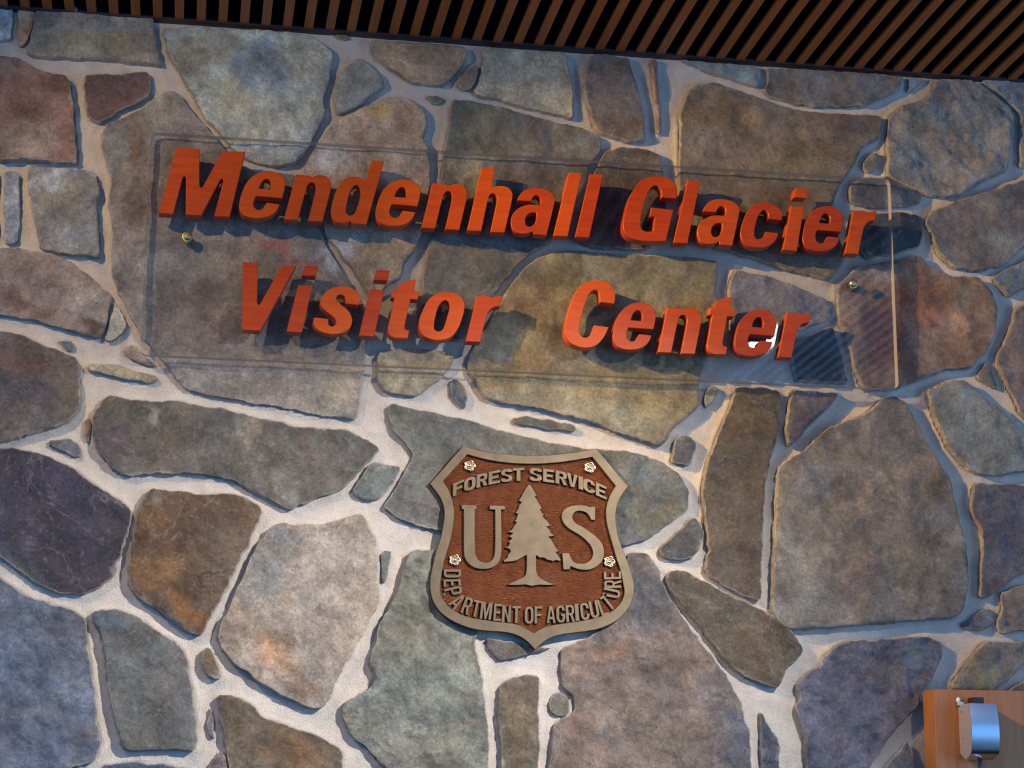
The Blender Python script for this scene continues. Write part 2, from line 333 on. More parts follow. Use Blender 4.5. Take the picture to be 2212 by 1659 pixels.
 's46': ([(2160,1282),(2200,1263),(2290,1250),(2290,1365),(2212,1362),(2165,1372),(2152,1345),(2166,1320)], (0.276, 0.235, 0.205), 0.028, 1.2),
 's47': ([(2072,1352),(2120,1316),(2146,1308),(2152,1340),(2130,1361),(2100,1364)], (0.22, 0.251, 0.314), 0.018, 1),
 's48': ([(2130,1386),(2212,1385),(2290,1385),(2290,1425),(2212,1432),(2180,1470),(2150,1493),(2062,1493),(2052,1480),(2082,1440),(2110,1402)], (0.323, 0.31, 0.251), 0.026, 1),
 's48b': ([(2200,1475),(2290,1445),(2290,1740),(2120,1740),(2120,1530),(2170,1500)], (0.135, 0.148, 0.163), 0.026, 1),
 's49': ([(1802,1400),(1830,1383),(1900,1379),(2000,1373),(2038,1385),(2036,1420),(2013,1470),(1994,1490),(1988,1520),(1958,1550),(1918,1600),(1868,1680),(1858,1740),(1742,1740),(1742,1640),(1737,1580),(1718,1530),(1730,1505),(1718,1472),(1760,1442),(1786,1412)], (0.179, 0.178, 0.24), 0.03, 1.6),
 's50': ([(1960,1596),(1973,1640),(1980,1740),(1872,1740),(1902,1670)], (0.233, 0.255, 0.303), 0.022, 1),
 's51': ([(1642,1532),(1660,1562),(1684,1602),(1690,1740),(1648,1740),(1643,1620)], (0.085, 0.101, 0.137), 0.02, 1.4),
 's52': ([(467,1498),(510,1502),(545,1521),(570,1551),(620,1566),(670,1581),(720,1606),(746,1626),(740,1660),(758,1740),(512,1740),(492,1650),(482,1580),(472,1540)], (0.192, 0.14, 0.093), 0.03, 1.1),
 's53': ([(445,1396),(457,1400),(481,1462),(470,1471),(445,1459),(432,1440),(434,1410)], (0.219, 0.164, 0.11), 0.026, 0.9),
 's54': ([(455,1522),(464,1560),(467,1598),(451,1594),(444,1560)], (0.2, 0.182, 0.196), 0.014, 0.9),
 's55': ([(197,1321),(240,1311),(290,1326),(340,1361),(385,1386),(403,1410),(413,1470),(423,1540),(428,1590),(424,1624),(330,1617),(290,1627),(262,1616),(252,1570),(237,1510),(228,1440),(220,1380),(202,1345)], (0.175, 0.173, 0.165), 0.032, 0.9),
 's56': ([(-70,1208),(0,1247),(60,1286),(120,1307),(165,1321),(187,1336),(193,1400),(203,1480),(213,1560),(223,1608),(203,1648),(150,1658),(120,1740),(-70,1740)], (0.179, 0.194, 0.247), 0.026, 1.2),
 's57': ([(442,1665),(475,1617),(494,1640),(504,1740),(432,1740)], (0.229, 0.183, 0.181), 0.02, 1),
 's57b': ([(217,1652),(300,1642),(380,1657),(418,1662),(418,1740),(205,1740)], (0.077, 0.101, 0.16), 0.016, 1.6),
 's58': ([(1043,100),(1100,104),(1224,114),(1234,160),(1239,210),(1239,258),(1190,244),(1140,234),(1090,219),(1032,208),(1020,200),(1032,180),(1042,140)], (0.67, 0.557, 0.384), 0.028, 0.9),
 's59': ([(1277,115),(1358,122),(1373,170),(1388,230),(1396,302),(1360,305),(1326,297),(1292,284),(1277,255),(1265,210),(1260,170)], (0.238, 0.202, 0.178), 0.03, 1),
 's60': ([(1404,126),(1421,128),(1424,200),(1430,280),(1422,298),(1418,240)], (0.347, 0.187, 0.187), 0.024, 1),
 's61': ([(1312,323),(1345,315),(1400,321),(1424,332),(1431,362),(1440,400),(1440,480),(1400,538),(1300,536),(1245,522),(1254,450),(1279,390),(1294,347)], (0.15, 0.125, 0.12), 0.028, 0.7),
 's62': ([(1470,240),(1482,205),(1500,182),(1545,176),(1600,196),(1660,218),(1720,236),(1800,245),(1895,247),(1910,256),(1902,300),(1865,316),(1840,366),(1815,398),(1800,440),(1792,480),(1815,510),(1828,568),(1790,606),(1722,588),(1640,563),(1580,542),(1475,520),(1467,400),(1468,300)], (0.253, 0.207, 0.165), 0.028, 0.8),
 's63': ([(1470,128),(1640,142),(1648,160),(1640,190),(1602,177),(1542,160),(1500,143)], (0.323, 0.43, 0.458), 0.022, 1.2),
 's64': ([(1656,145),(1800,152),(1952,162),(1947,190),(1920,206),(1893,216),(1870,228),(1800,231),(1740,227),(1700,217),(1662,208),(1651,195),(1660,170)], (0.283, 0.258, 0.243), 0.026, 1),
 's65': ([(1964,165),(1996,168),(1990,180),(1958,204)], (0.366, 0.43, 0.463), 0.014, 1),
 's66': ([(2030,168),(2090,170),(2138,193),(2178,224),(2193,250),(2188,280),(2184,330),(2178,365),(2130,390),(2080,419),(2040,428),(2000,419),(1962,403),(1917,380),(1918,330),(1914,300),(1922,246),(1952,226),(1990,215),(2012,196)], (0.308, 0.301, 0.291), 0.03, 1.6),
 's67': ([(2112,165),(2290,178),(2290,365),(2202,362),(2200,300),(2206,250),(2172,215)], (0.286, 0.312, 0.337), 0.02, 1.3),
 's68': ([(1861,355),(1880,331),(1899,329),(1895,368),(1872,372)], (0.237, 0.229, 0.204), 0.02, 1),
 's69': ([(1834,400),(1852,386),(1920,380),(1978,396),(1998,420),(1988,442),(1940,448),(1880,448),(1836,440)], (0.2, 0.21, 0.23), 0.02, 1.4),
 's71': ([(1866,460),(1940,456),(1988,466),(1996,490),(1990,530),(1940,548),(1870,560),(1850,520)], (0.1, 0.11, 0.13), 0.018, 1),
 's70': ([(1852,573),(1940,560),(1985,548),(2010,576),(2050,593),(2115,598),(2140,625),(2158,665),(2153,715),(2133,760),(2098,794),(2050,797),(1990,817),(1940,839),(1870,844),(1852,815),(1832,750),(1817,700),(1808,640),(1817,605)], (0.325, 0.221, 0.171), 0.032, 0.9),
 's72': ([(2016,452),(2070,432),(2120,417),(2212,387),(2290,365),(2290,515),(2212,532),(2180,568),(2120,586),(2062,579),(2027,540),(2012,500),(1999,478)], (0.237, 0.221, 0.218), 0.032, 0.9),
 's73': ([(2142,598),(2212,562),(2290,535),(2290,608),(2212,624),(2177,643),(2162,622)], (0.247, 0.286, 0.32), 0.022, 1.2),
 's74': ([(2196,662),(2290,640),(2290,940),(2214,905),(2192,860),(2178,830),(2156,790),(2152,770),(2167,740),(2184,700)], (0.245, 0.192, 0.19), 0.03, 0.9),
 's75': ([(2108,815),(2130,782),(2140,792),(2156,832),(2160,846),(2130,830)], (0.185, 0.188, 0.197), 0.018, 1),
 's76': ([(1587,580),(1650,593),(1720,616),(1788,646),(1796,690),(1775,695),(1700,728),(1640,760),(1585,762),(1577,700),(1574,620)], (0.276, 0.273, 0.321), 0.026, 0.9),
 's76b': ([(1717,812),(1702,742),(1798,702),(1818,760),(1836,828),(1717,824)], (0.085, 0.095, 0.115), 0.024, 1.1),
}
PATCH = [
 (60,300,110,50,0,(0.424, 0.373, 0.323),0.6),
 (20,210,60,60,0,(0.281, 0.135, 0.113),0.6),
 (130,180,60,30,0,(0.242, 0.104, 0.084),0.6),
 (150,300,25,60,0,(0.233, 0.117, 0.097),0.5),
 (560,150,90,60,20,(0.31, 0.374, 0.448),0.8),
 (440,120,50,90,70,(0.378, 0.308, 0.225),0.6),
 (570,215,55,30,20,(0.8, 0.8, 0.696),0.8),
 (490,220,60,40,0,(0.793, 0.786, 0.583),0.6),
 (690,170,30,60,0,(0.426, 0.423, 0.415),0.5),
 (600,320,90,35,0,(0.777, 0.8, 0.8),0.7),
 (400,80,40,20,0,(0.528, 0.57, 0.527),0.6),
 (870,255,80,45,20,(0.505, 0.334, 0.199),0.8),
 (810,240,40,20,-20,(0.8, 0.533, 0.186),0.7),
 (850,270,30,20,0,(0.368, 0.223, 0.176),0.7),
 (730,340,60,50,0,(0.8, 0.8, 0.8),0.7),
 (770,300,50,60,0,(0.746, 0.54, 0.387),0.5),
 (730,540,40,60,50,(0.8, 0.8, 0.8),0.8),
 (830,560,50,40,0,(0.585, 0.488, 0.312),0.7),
 (1040,280,70,90,0,(0.282, 0.273, 0.194),0.6),
 (1200,310,110,40,10,(0.243, 0.221, 0.198),0.7),
 (1030,370,60,50,0,(0.461, 0.427, 0.325),0.7),
 (1150,380,100,60,0,(0.201, 0.19, 0.218),0.6),
 (1100,600,90,60,0,(0.166, 0.176, 0.176),0.6),
 (1100,160,60,40,0,(0.595, 0.543, 0.439),0.5),
 (1200,220,50,50,0,(0.724, 0.597, 0.399),0.5),
 (1310,190,50,40,0,(0.185, 0.138, 0.136),0.6),
 (1350,270,50,30,0,(0.274, 0.192, 0.141),0.6),
 (1580,290,90,60,0,(0.197, 0.16, 0.143),0.6),
 (1560,250,110,30,0,(0.28, 0.202, 0.107),0.7),
 (1830,270,70,30,0,(0.19, 0.153, 0.153),0.7),
 (1700,360,110,60,0,(0.273, 0.234, 0.14),0.5),
 (1720,420,60,30,0,(0.239, 0.135, 0.084),0.7),
 (1500,450,60,80,0,(0.238, 0.211, 0.212),0.5),
 (1130,650,60,60,0,(0.371, 0.299, 0.195),0.8),
 (1130,800,90,50,0,(0.356, 0.254, 0.137),0.8),
 (1330,830,140,60,0,(0.353, 0.281, 0.157),0.6),
 (1450,870,80,50,0,(0.352, 0.273, 0.154),0.6),
 (1210,780,60,90,0,(0.267, 0.244, 0.195),0.5),
 (1440,600,90,60,0,(0.313, 0.325, 0.269),0.5),
 (1040,830,60,30,0,(0.433, 0.312, 0.165),0.6),
 (260,900,60,40,40,(0.162, 0.143, 0.098),0.6),
 (240,955,60,45,20,(0.131, 0.094, 0.099),0.8),
 (360,960,60,40,0,(0.132, 0.11, 0.095),0.5),
 (330,905,20,18,0,(0.557, 0.511, 0.433),0.7),
 (540,930,60,30,-40,(0.423, 0.348, 0.263),0.6),
 (620,1040,60,30,70,(0.345, 0.302, 0.259),0.6),
 (760,960,60,40,0,(0.144, 0.13, 0.135),0.6),
 (640,980,70,60,0,(0.195, 0.165, 0.138),0.5),
 (60,790,90,40,10,(0.197, 0.115, 0.094),0.8),
 (60,840,80,60,0,(0.123, 0.11, 0.122),0.6),
 (150,860,30,60,0,(0.181, 0.159, 0.115),0.5),
 (90,900,60,30,0,(0.201, 0.187, 0.185),0.5),
 (60,660,90,30,8,(0.251, 0.143, 0.112),0.8),
 (190,700,40,25,30,(0.176, 0.083, 0.06),0.8),
 (180,650,60,50,0,(0.578, 0.524, 0.465),0.6),
 (40,570,70,25,0,(0.298, 0.248, 0.191),0.5),
 (90,390,110,22,-25,(0.717, 0.729, 0.75),0.7),
 (120,430,60,30,-20,(0.474, 0.39, 0.274),0.6),
 (180,510,40,30,0,(0.444, 0.479, 0.523),0.5),
 (120,1050,150,60,30,(0.066, 0.062, 0.099),0.6),
 (200,1180,80,60,0,(0.053, 0.043, 0.057),0.6),
 (60,1150,60,60,0,(0.093, 0.077, 0.098),0.5),
 (30,1230,70,40,30,(0.143, 0.162, 0.154),0.6),
 (330,1070,25,25,0,(0.292, 0.247, 0.202),0.8),
 (320,1120,45,60,0,(0.159, 0.083, 0.037),0.7),
 (340,1230,60,60,0,(0.238, 0.12, 0.046),0.7),
 (400,1310,70,30,35,(0.283, 0.128, 0.042),0.9),
 (300,1220,30,40,0,(0.313, 0.152, 0.049),0.6),
 (370,1180,40,60,60,(0.132, 0.072, 0.049),0.5),
 (480,1140,70,60,0,(0.129, 0.094, 0.072),0.7),
 (500,1180,60,60,0,(0.161, 0.131, 0.101),0.5),
 (440,1280,40,30,0,(0.105, 0.061, 0.045),0.6),
 (430,1345,30,30,0,(0.192, 0.093, 0.039),0.7),
 (590,1390,30,26,20,(0.515, 0.296, 0.163),0.8),
 (600,1420,55,45,30,(0.505, 0.309, 0.197),0.8),
 (660,1230,50,60,0,(0.54, 0.391, 0.297),0.5),
 (560,1260,60,60,60,(0.381, 0.399, 0.399),0.6),
 (700,1240,90,60,0,(0.474, 0.393, 0.336),0.4),
 (650,1480,60,30,30,(0.395, 0.232, 0.141),0.7),
 (630,1290,50,30,60,(0.567, 0.392, 0.268),0.5),
 (680,1350,50,40,0,(0.374, 0.301, 0.254),0.5),
 (780,1200,40,60,0,(0.449, 0.375, 0.315),0.5),
 (620,1160,60,25,0,(0.423, 0.426, 0.449),0.5),
 (880,960,80,50,0,(0.249, 0.259, 0.213),0.6),
 (930,1080,80,50,0,(0.169, 0.136, 0.125),0.8),
 (960,1010,60,60,0,(0.159, 0.159, 0.13),0.5),
 (1430,1050,60,60,0,(0.151, 0.169, 0.188),0.6),
 (1440,1110,50,40,0,(0.208, 0.187, 0.134),0.6),
 (1380,1030,30,40,0,(0.097, 0.132, 0.177),0.5),
 (1370,1150,30,60,0,(0.128, 0.137, 0.161),0.6),
 (900,1350,80,60,0,(0.183, 0.182, 0.148),0.6),
 (960,1500,90,90,0,(0.274, 0.276, 0.224),0.5),
 (1000,1600,60,60,0,(0.236, 0.241, 0.206),0.5),
 (820,1560,60,40,0,(0.269, 0.254, 0.228),0.5),
 (1400,1300,60,90,0,(0.138, 0.13, 0.145),0.8),
 (1260,1430,60,60,20,(0.316, 0.213, 0.164),0.7),
 (1250,1570,50,40,0,(0.333, 0.207, 0.153),0.6),
 (1260,1640,70,40,0,(0.342, 0.213, 0.152),0.6),
 (1450,1450,90,60,0,(0.222, 0.159, 0.128),0.6),
 (1350,1540,110,70,0,(0.253, 0.194, 0.146),0.5),
 (1590,1600,60,90,0,(0.14, 0.15, 0.19),0.8),
 (1560,1480,50,50,0,(0.192, 0.168, 0.173),0.6),
 (1310,1400,40,30,0,(0.333, 0.18, 0.114),0.6),
 (1480,1600,80,70,0,(0.217, 0.168, 0.136),0.5),
 (1120,1600,40,90,0,(0.187, 0.132, 0.076),0.6),
 (640,1620,70,50,0,(0.253, 0.144, 0.076),0.8),
 (540,1560,60,40,0,(0.167, 0.127, 0.085),0.6),
 (680,1595,60,20,25,(0.122, 0.099, 0.083),0.6),
 (1600,900,50,60,0,(0.188, 0.148, 0.093),0.7),
 (1580,1050,60,60,0,(0.123, 0.099, 0.082),0.5),
 (1620,1200,50,90,0,(0.135, 0.099, 0.084),0.6),
 (1800,1150,110,90,0,(0.267, 0.235, 0.203),0.5),
 (1850,1010,110,60,0,(0.311, 0.264, 0.218),0.5),
 (1760,1030,60,50,0,(0.314, 0.329, 0.341),0.5),
 (1930,920,50,50,0,(0.24, 0.19, 0.167),0.5),
 (1990,1220,80,110,0,(0.251, 0.213, 0.161),0.6),
 (1850,1250,50,110,0,(0.232, 0.168, 0.138),0.6),
 (1730,1160,40,60,0,(0.306, 0.307, 0.306),0.4),
 (1870,1180,60,30,0,(0.417, 0.396, 0.354),0.4),
 (2000,1020,60,60,0,(0.238, 0.183, 0.142),0.5),
 (1610,1400,90,60,20,(0.155, 0.117, 0.076),0.5),
 (1960,1620,50,50,0,(0.221, 0.286, 0.369),0.3),
 (1900,1450,60,60,0,(0.201, 0.192, 0.21),0.5),
 (1980,1420,50,50,0,(0.18, 0.271, 0.363),0.6),
 (1800,1450,60,50,0,(0.178, 0.163, 0.225),0.5),
 (1850,1560,50,60,40,(0.125, 0.152, 0.221),0.6),
 (2000,640,90,60,0,(0.287, 0.128, 0.086),0.7),
 (1900,720,60,90,0,(0.202, 0.094, 0.09),0.9),
 (2012,680,30,36,0,(0.372, 0.152, 0.109),0.8),
 (2080,640,50,40,0,(0.357, 0.294, 0.188),0.6),
 (2070,730,60,50,0,(0.401, 0.254, 0.176),0.5),
 (1960,760,40,60,0,(0.161, 0.097, 0.102),0.6),
 (1900,590,50,20,0,(0.399, 0.382, 0.344),0.6),
 (2050,780,60,20,0,(0.301, 0.181, 0.129),0.5),
 (2100,480,70,40,0,(0.23, 0.165, 0.141),0.6),
 (2150,520,70,40,0,(0.269, 0.276, 0.274),0.5),
 (2060,500,40,50,0,(0.166, 0.142, 0.176),0.5),
 (2060,260,80,60,0,(0.297, 0.278, 0.249),0.5),
 (2000,250,50,30,0,(0.171, 0.227, 0.236),0.7),
 (2080,330,60,60,0,(0.367, 0.327, 0.282),0.5),
 (2160,330,30,60,0,(0.397, 0.358, 0.364),0.5),
 (1960,330,50,60,0,(0.208, 0.258, 0.3),0.5),
 (2100,390,80,30,0,(0.294, 0.276, 0.269),0.5),
 (300,300,30,60,0,(0.363, 0.238, 0.138),0.7),
 (330,230,60,40,0,(0.442, 0.439, 0.329),0.5),
 (255,330,40,60,0,(0.414, 0.424, 0.392),0.5),
 (300,440,60,60,90,(0.255, 0.2, 0.188),0.5),
 (500,600,120,60,0,(0.442, 0.396, 0.333),0.4),
 (600,540,110,14,25,(0.538, 0.219, 0.188),0.9),
 (370,660,40,50,0,(0.239, 0.207, 0.189),0.5),
 (270,500,30,90,0,(0.27, 0.263, 0.235),0.5),
 (450,700,110,40,0,(0.344, 0.258, 0.217),0.5),
 (540,640,40,120,0,(0.399, 0.351, 0.243),0.4),
 (700,860,60,40,0,(0.335, 0.295, 0.226),0.6),
 (480,830,90,40,0,(0.28, 0.257, 0.204),0.5),
 (740,820,50,50,0,(0.483, 0.393, 0.271),0.5),
 (420,560,60,40,0,(0.375, 0.343, 0.323),0.5),
 (80,1400,90,60,30,(0.133, 0.156, 0.223),0.6),
 (120,1500,80,60,0,(0.207, 0.236, 0.305),0.5),
 (80,1630,80,40,0,(0.181, 0.2, 0.301),0.5),
 (60,1340,60,60,0,(0.151, 0.174, 0.232),0.6),
 (180,1580,40,40,0,(0.212, 0.193, 0.213),0.6),
 (240,1350,60,30,20,(0.118, 0.152, 0.187),0.7),
 (300,1590,60,40,0,(0.194, 0.179, 0.129),0.6),
 (320,1450,60,110,0,(0.18, 0.175, 0.154),0.4),
 (400,1440,30,60,0,(0.19, 0.175, 0.168),0.5),
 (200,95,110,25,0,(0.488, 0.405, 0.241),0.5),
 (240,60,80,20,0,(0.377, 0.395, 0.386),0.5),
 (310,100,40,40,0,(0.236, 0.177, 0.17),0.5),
 (2160,900,50,60,0,(0.344, 0.368, 0.311),0.5),
 (2060,930,40,60,0,(0.26, 0.307, 0.335),0.5),
 (2170,1180,50,60,0,(0.14, 0.149, 0.21),0.5),
 (2120,1460,20,60,0,(0.445, 0.403, 0.207),0.7),
 (2180,1410,60,40,0,(0.251, 0.244, 0.251),0.6),
]
def lin(c): return tuple(((v/255+.055)/1.055)**2.4 if v > 10 else v/255/12.92 for v in c)

x0w, x1w = at(-900, 800).x, at(3000, 800).x
z0w, z1w = 0.0, CEIL + .55
wall = obj('wall_back', bpy.data.meshes.new('wall_back'), MORTAR, kind='structure')
def seg_dist(P, A, B):
    d = B - A; L2 = (d*d).sum(1); L2[L2 == 0] = 1e-12
    best = np.full(len(P), 9.0)
    for i in range(len(A)):
        t = np.clip(((P - A[i])@d[i])/L2[i], 0, 1)
        q = A[i] + t[:, None]*d[i]
        best = np.minimum(best, np.hypot(P[:, 0]-q[:, 0], P[:, 1]-q[:, 1]))
    return best
def inside(P, poly):
    r = np.zeros(len(P), bool); n = len(poly); j = n-1
    for i in range(n):
        xi, yi = poly[i]; xj, yj = poly[j]
        c = ((yi > P[:, 1]) != (yj > P[:, 1])) & (P[:, 0] < (xj-xi)*(P[:, 1]-yi)/((yj-yi) or 1e-12) + xi)
        r ^= c; j = i
    return r
to_px = lambda x, z: None
def project(p):
    d = p - CAM; v = hv*d.x + nv*d.y + zv*d.z
    return v.x/v.z*F + W/2, v.y/v.z*F + H/2
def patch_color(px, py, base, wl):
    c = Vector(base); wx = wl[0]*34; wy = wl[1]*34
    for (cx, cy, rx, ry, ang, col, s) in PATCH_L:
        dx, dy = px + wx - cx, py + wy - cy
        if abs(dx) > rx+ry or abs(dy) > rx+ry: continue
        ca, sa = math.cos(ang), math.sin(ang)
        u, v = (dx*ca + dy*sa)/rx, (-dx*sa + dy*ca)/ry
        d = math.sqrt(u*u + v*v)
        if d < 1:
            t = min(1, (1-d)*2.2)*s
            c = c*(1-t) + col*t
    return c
def make_stone(name, pts, col, hgt, rgh, seed, grid=.0105):
    rnd = random.Random(seed)
    base = [at(p[0], p[1], -hgt) for p in pts]; P = [Vector((v.x, v.z)) for v in base]
    if area(P) < 0: P.reverse()
    # cut the corners a little, then roughen the edge
    Q = []
    n = len(P)
    for i in range(n):
        a, b, c = P[i-1], P[i], P[(i+1) % n]
        r = min(.010, (a-b).length*.3, (c-b).length*.3)
        Q += [b + (a-b).normalized()*r, b + (c-b).normalized()*r] if r > .003 else [b]
    R = []
    n = len(Q)
    for i in range(n):
        a, b = Q[i], Q[(i+1) % n]; L = (b-a).length; m = max(1, int(L/.0065)); e = (b-a).normalized() if L else Vector((1, 0)); nn = Vector((-e.y, e.x))
        for j in range(m):
            p = a + (b-a)*j/m
            w = noise.fractal(Vector((p.x*24, p.y*24, seed*3.1)), .75, 2.1, 5)*.0050
            R.append(p + nn*w)
    A = np.array(R); B = np.roll(A, -1, 0)
    e = np.roll(A, -1, 0) - np.roll(A, 1, 0); e /= np.maximum(np.hypot(e[:, 0], e[:, 1]), 1e-9)[:, None]
    nrm = np.stack([-e[:, 1], e[:, 0]], 1)
    pts2 = [Vector(p) for p in R]
    OUTL.append((hgt, A))
    extra = []
    for d in (.0022, .0065):
        cand = A + nrm*d
        ok = inside(cand, R) & (seg_dist(cand, A, B) > d*.8)
        
        extra += list(cand[ok])
    x0, y0 = A.min(0); x1, y1 = A.max(0)
    g = []
    row = 0; y = y0
    while y < y1:
        x = x0 + (grid/2 if row % 2 else 0)
        while x < x1:
            g.append((x + rnd.uniform(-.25, .25)*grid, y + rnd.uniform(-.25, .25)*grid)); x += grid
        y += grid*.87; row += 1
    g = np.array(g) if g else np.zeros((0, 2))
    if len(g):
        ok = inside(g, R); g = g[ok]
        if len(g): g = g[seg_dist(g, A, B) > .0125]
    nb = len(R)
    allp = pts2 + [Vector(p) for p in extra] + [Vector(p) for p in g]
    res = delaunay_2d_cdt(allp, [(i, (i+1) % nb) for i in range(nb)], [], 1, 1e-6)
    v2, fs = res[0], res[2]
    V = np.array([(p.x, p.y) for p in v2]); D = seg_dist(V, A, B)
    tx, tz = rnd.uniform(-1, 1)*.02, rnd.uniform(-1, 1)*.02
    cx, cz = A.mean(0)
    verts = []; cols = []
    for (x, z), d in zip(V, D):
        q = Vector((x*5.5, z*5.5, seed*1.7))
        lo = noise.fractal(q, .9, 2.0, 3)
        st = noise.fractal(Vector((x*9 + z*3, z*9, seed*2.3 + 5)), .8, 2.1, 4)
        step = math.floor(st*5)/5; fr = st*5 - math.floor(st*5); step += (min(1, fr*4))/5*1.0
        hi = noise.fractal(Vector((x*38, z*38, seed)), .8, 2.0, 3)
        rel = (lo*.005 + step*.010 + hi*.0022)*rgh + (x-cx)*tx*.6 + (z-cz)*tz*.6
        if d < .0008: y = .012
        else:
            s = min(1.0, d/.005); prof = .86 + .14*math.sin(s*math.pi/2)
            y = -hgt*prof - rel*min(1, d/.010)
        verts.append((x, y, z))
        px, py = project(Vector((x, -hgt, z)))
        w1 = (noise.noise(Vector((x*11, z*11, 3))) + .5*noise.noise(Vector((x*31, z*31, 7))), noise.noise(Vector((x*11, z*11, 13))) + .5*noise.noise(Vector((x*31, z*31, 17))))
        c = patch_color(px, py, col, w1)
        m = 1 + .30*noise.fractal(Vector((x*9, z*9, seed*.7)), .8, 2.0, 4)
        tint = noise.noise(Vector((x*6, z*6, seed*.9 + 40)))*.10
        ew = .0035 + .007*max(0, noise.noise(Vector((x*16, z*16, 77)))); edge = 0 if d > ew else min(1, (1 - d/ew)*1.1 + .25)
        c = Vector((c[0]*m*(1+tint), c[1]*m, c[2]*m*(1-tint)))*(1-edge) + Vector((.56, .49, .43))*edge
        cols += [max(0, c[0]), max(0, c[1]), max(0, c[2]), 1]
    me = bpy.data.meshes.new(name)
    me.from_pydata(verts, [], [f[::1] for f in fs]); me.validate(); smooth(me)
    at_ = me.color_attributes.new('Col', 'FLOAT_COLOR', 'POINT')
    if len(at_.data)*4 == len(cols): at_.data.foreach_set('color', cols)
    me.update()
    # faces must look towards -Y
    if sum(p.normal.y for p in me.polygons[:50]) > 0: me.flip_normals()
    return obj('stone', me, STONE, wall)
def mortar():
    xa_, xb_ = at(-120, 800).x, at(2330, 800).x; za_ = at(1100, 1780).z; zb_ = CEIL + .02
    X = np.concatenate([np.linspace(x0w, xa_, 50)[:-1], np.linspace(xa_, xb_, 450), np.linspace(xb_, x1w, 50)[1:]])
    Z = np.concatenate([np.linspace(z0w, za_, 40)[:-1], np.linspace(za_, zb_, 330), np.linspace(zb_, z1w, 8)[1:]])
    nx, nz = len(X), len(Z); gx, gz = np.meshgrid(X, Z); P = np.stack([gx.ravel(), gz.ravel()], 1); lap = np.zeros(len(P))
    for h_, A in OUTL:
        lo, hi = A.min(0) - .04, A.max(0) + .04
        m = np.where((P[:, 0] > lo[0]) & (P[:, 0] < hi[0]) & (P[:, 1] > lo[1]) & (P[:, 1] < hi[1]))[0]
        if not len(m): continue
        q = P[m]; A2 = A[::2]; d = seg_dist(q, A2, np.roll(A2, -1, 0)); ins_ = inside(q, [tuple(v) for v in A2])
        lap[m] = np.where(ins_, -.012*(1-np.exp(-d/.005)) + h_*.5*np.exp(-d/.004), np.maximum(lap[m], h_*.45*np.exp(-(d/.008)**1.3)))
    vs = []
    for (x, z), l in zip(P, lap):
        v = max(.15, min(1.0, .62 + .9*noise.noise(Vector((x*6, z*6, 31))) + .4*noise.noise(Vector((x*19, z*19, 5)))))
        y = .0035*noise.fractal(Vector((x*9, z*9, 1)), 1.0, 2.0, 4) + .003*noise.noise(Vector((x*2, z*2, 9)))
        vs.append((x, y - l*v, z))
    fs = [(j*nx+i, j*nx+i+1, (j+1)*nx+i+1, (j+1)*nx+i) for j in range(nz-1) for i in range(nx-1)]
    wall.data.from_pydata(vs, [], fs); smooth(wall.data)
OUTL = []
PATCH_L = [(cx, cy, rx, ry, math.radians(an), Vector(col), s) for (cx, cy, rx, ry, an, col, s) in PATCH]
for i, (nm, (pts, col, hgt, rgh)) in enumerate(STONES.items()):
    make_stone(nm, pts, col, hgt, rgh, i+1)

# stones of the same wall beyond the frame (left, right, below), random rubble
def clip(poly, n, d):
    out = []
    for i in range(len(poly)):
        a, b = poly[i], poly[(i+1) % len(poly)]; da, db = a.dot(n)-d, b.dot(n)-d
        if da <= 0: out.append(a)
        if da*db < 0: out.append(a + (b-a)*(da/(da-db)))
    return out
def rubble(xa, ya, xb, yb, cell, seed0):
    rnd = random.Random(seed0); seeds = []
    nx, ny = max(1, round((xb-xa)/cell)), max(1, round((yb-ya)/cell))
    for i in range(nx):
        for j in range(ny):
            seeds.append(Vector((xa+(i+.5+rnd.uniform(-.33, .33))*(xb-xa)/nx, ya+(j+.5+rnd.uniform(-.33, .33))*(yb-ya)/ny)))
    for q, s in enumerate(seeds):
        poly = [Vector(p) for p in ((xa, ya), (xb, ya), (xb, yb), (xa, yb))]
        for t in seeds:
            if t is s: continue
            m = (s+t)/2; n = (t-s).normalized(); poly = clip(poly, n, m.dot(n) - 11)
            if len(poly) < 3: break
        if len(poly) < 3: continue
        base = rnd.choice([(.16, .13, .12), (.12, .12, .13), (.18, .12, .09), (.14, .14, .12), (.2, .17, .16)])
        make_stone('extra', [(p.x, p.y) for p in poly], base, rnd.uniform(.02, .03), 1, seed0 + q, grid=.03)
rubble(-860, 60, -75, 1780, 290, 500)
rubble(2305, 190, 2960, 1780, 290, 600)
rubble(-860, 1800, 2960, 2300, 300, 700)

mortar()

# ------------------------------------------------------------------ ceiling of slats
bm = box(bmesh.new(), x0w, 3.5, -9.0, .02, CEIL+.55, CEIL+.6)                       # black plenum above the slats, rim skirts added to keep daylight out
box(bm, 3.5, 8, -4.0, .02, CEIL+.55, CEIL+.6)                                       # ... with an opening added for reflected sky stripes, to the right, x > 3.5, y < -4
box(bm, x0w-.02, x0w, -9.0, .02, CEIL+.02, CEIL+.6); box(bm, 8, 8.02, -9.0, .02, CEIL+.02, CEIL+.6); box(bm, x0w, 8, -9.02, -9.0, CEIL+.02, CEIL+.6)
box(bm, x0w, x1w, -.036, -.030, CEIL+.006, CEIL+.6)  # added black board, darkness of the wall above the slats as colour
ceil = obj('ceiling', bm, BLACK, kind='structure')
bm = bmesh.new(); box(bm, 0, .029, -8.6, -.037, CEIL, CEIL+.012); bmesh.ops.bevel(bm, geom=bm.edges, offset=.002, segments=1)
sm = bpy.data.meshes.new('slat'); bm.to_mesh(sm); bm.free(); sm.materials.append(SLAT)
xa, xb = at(104.4, 29).x, at(1635, 139).x; pitch = (xb-xa)/34
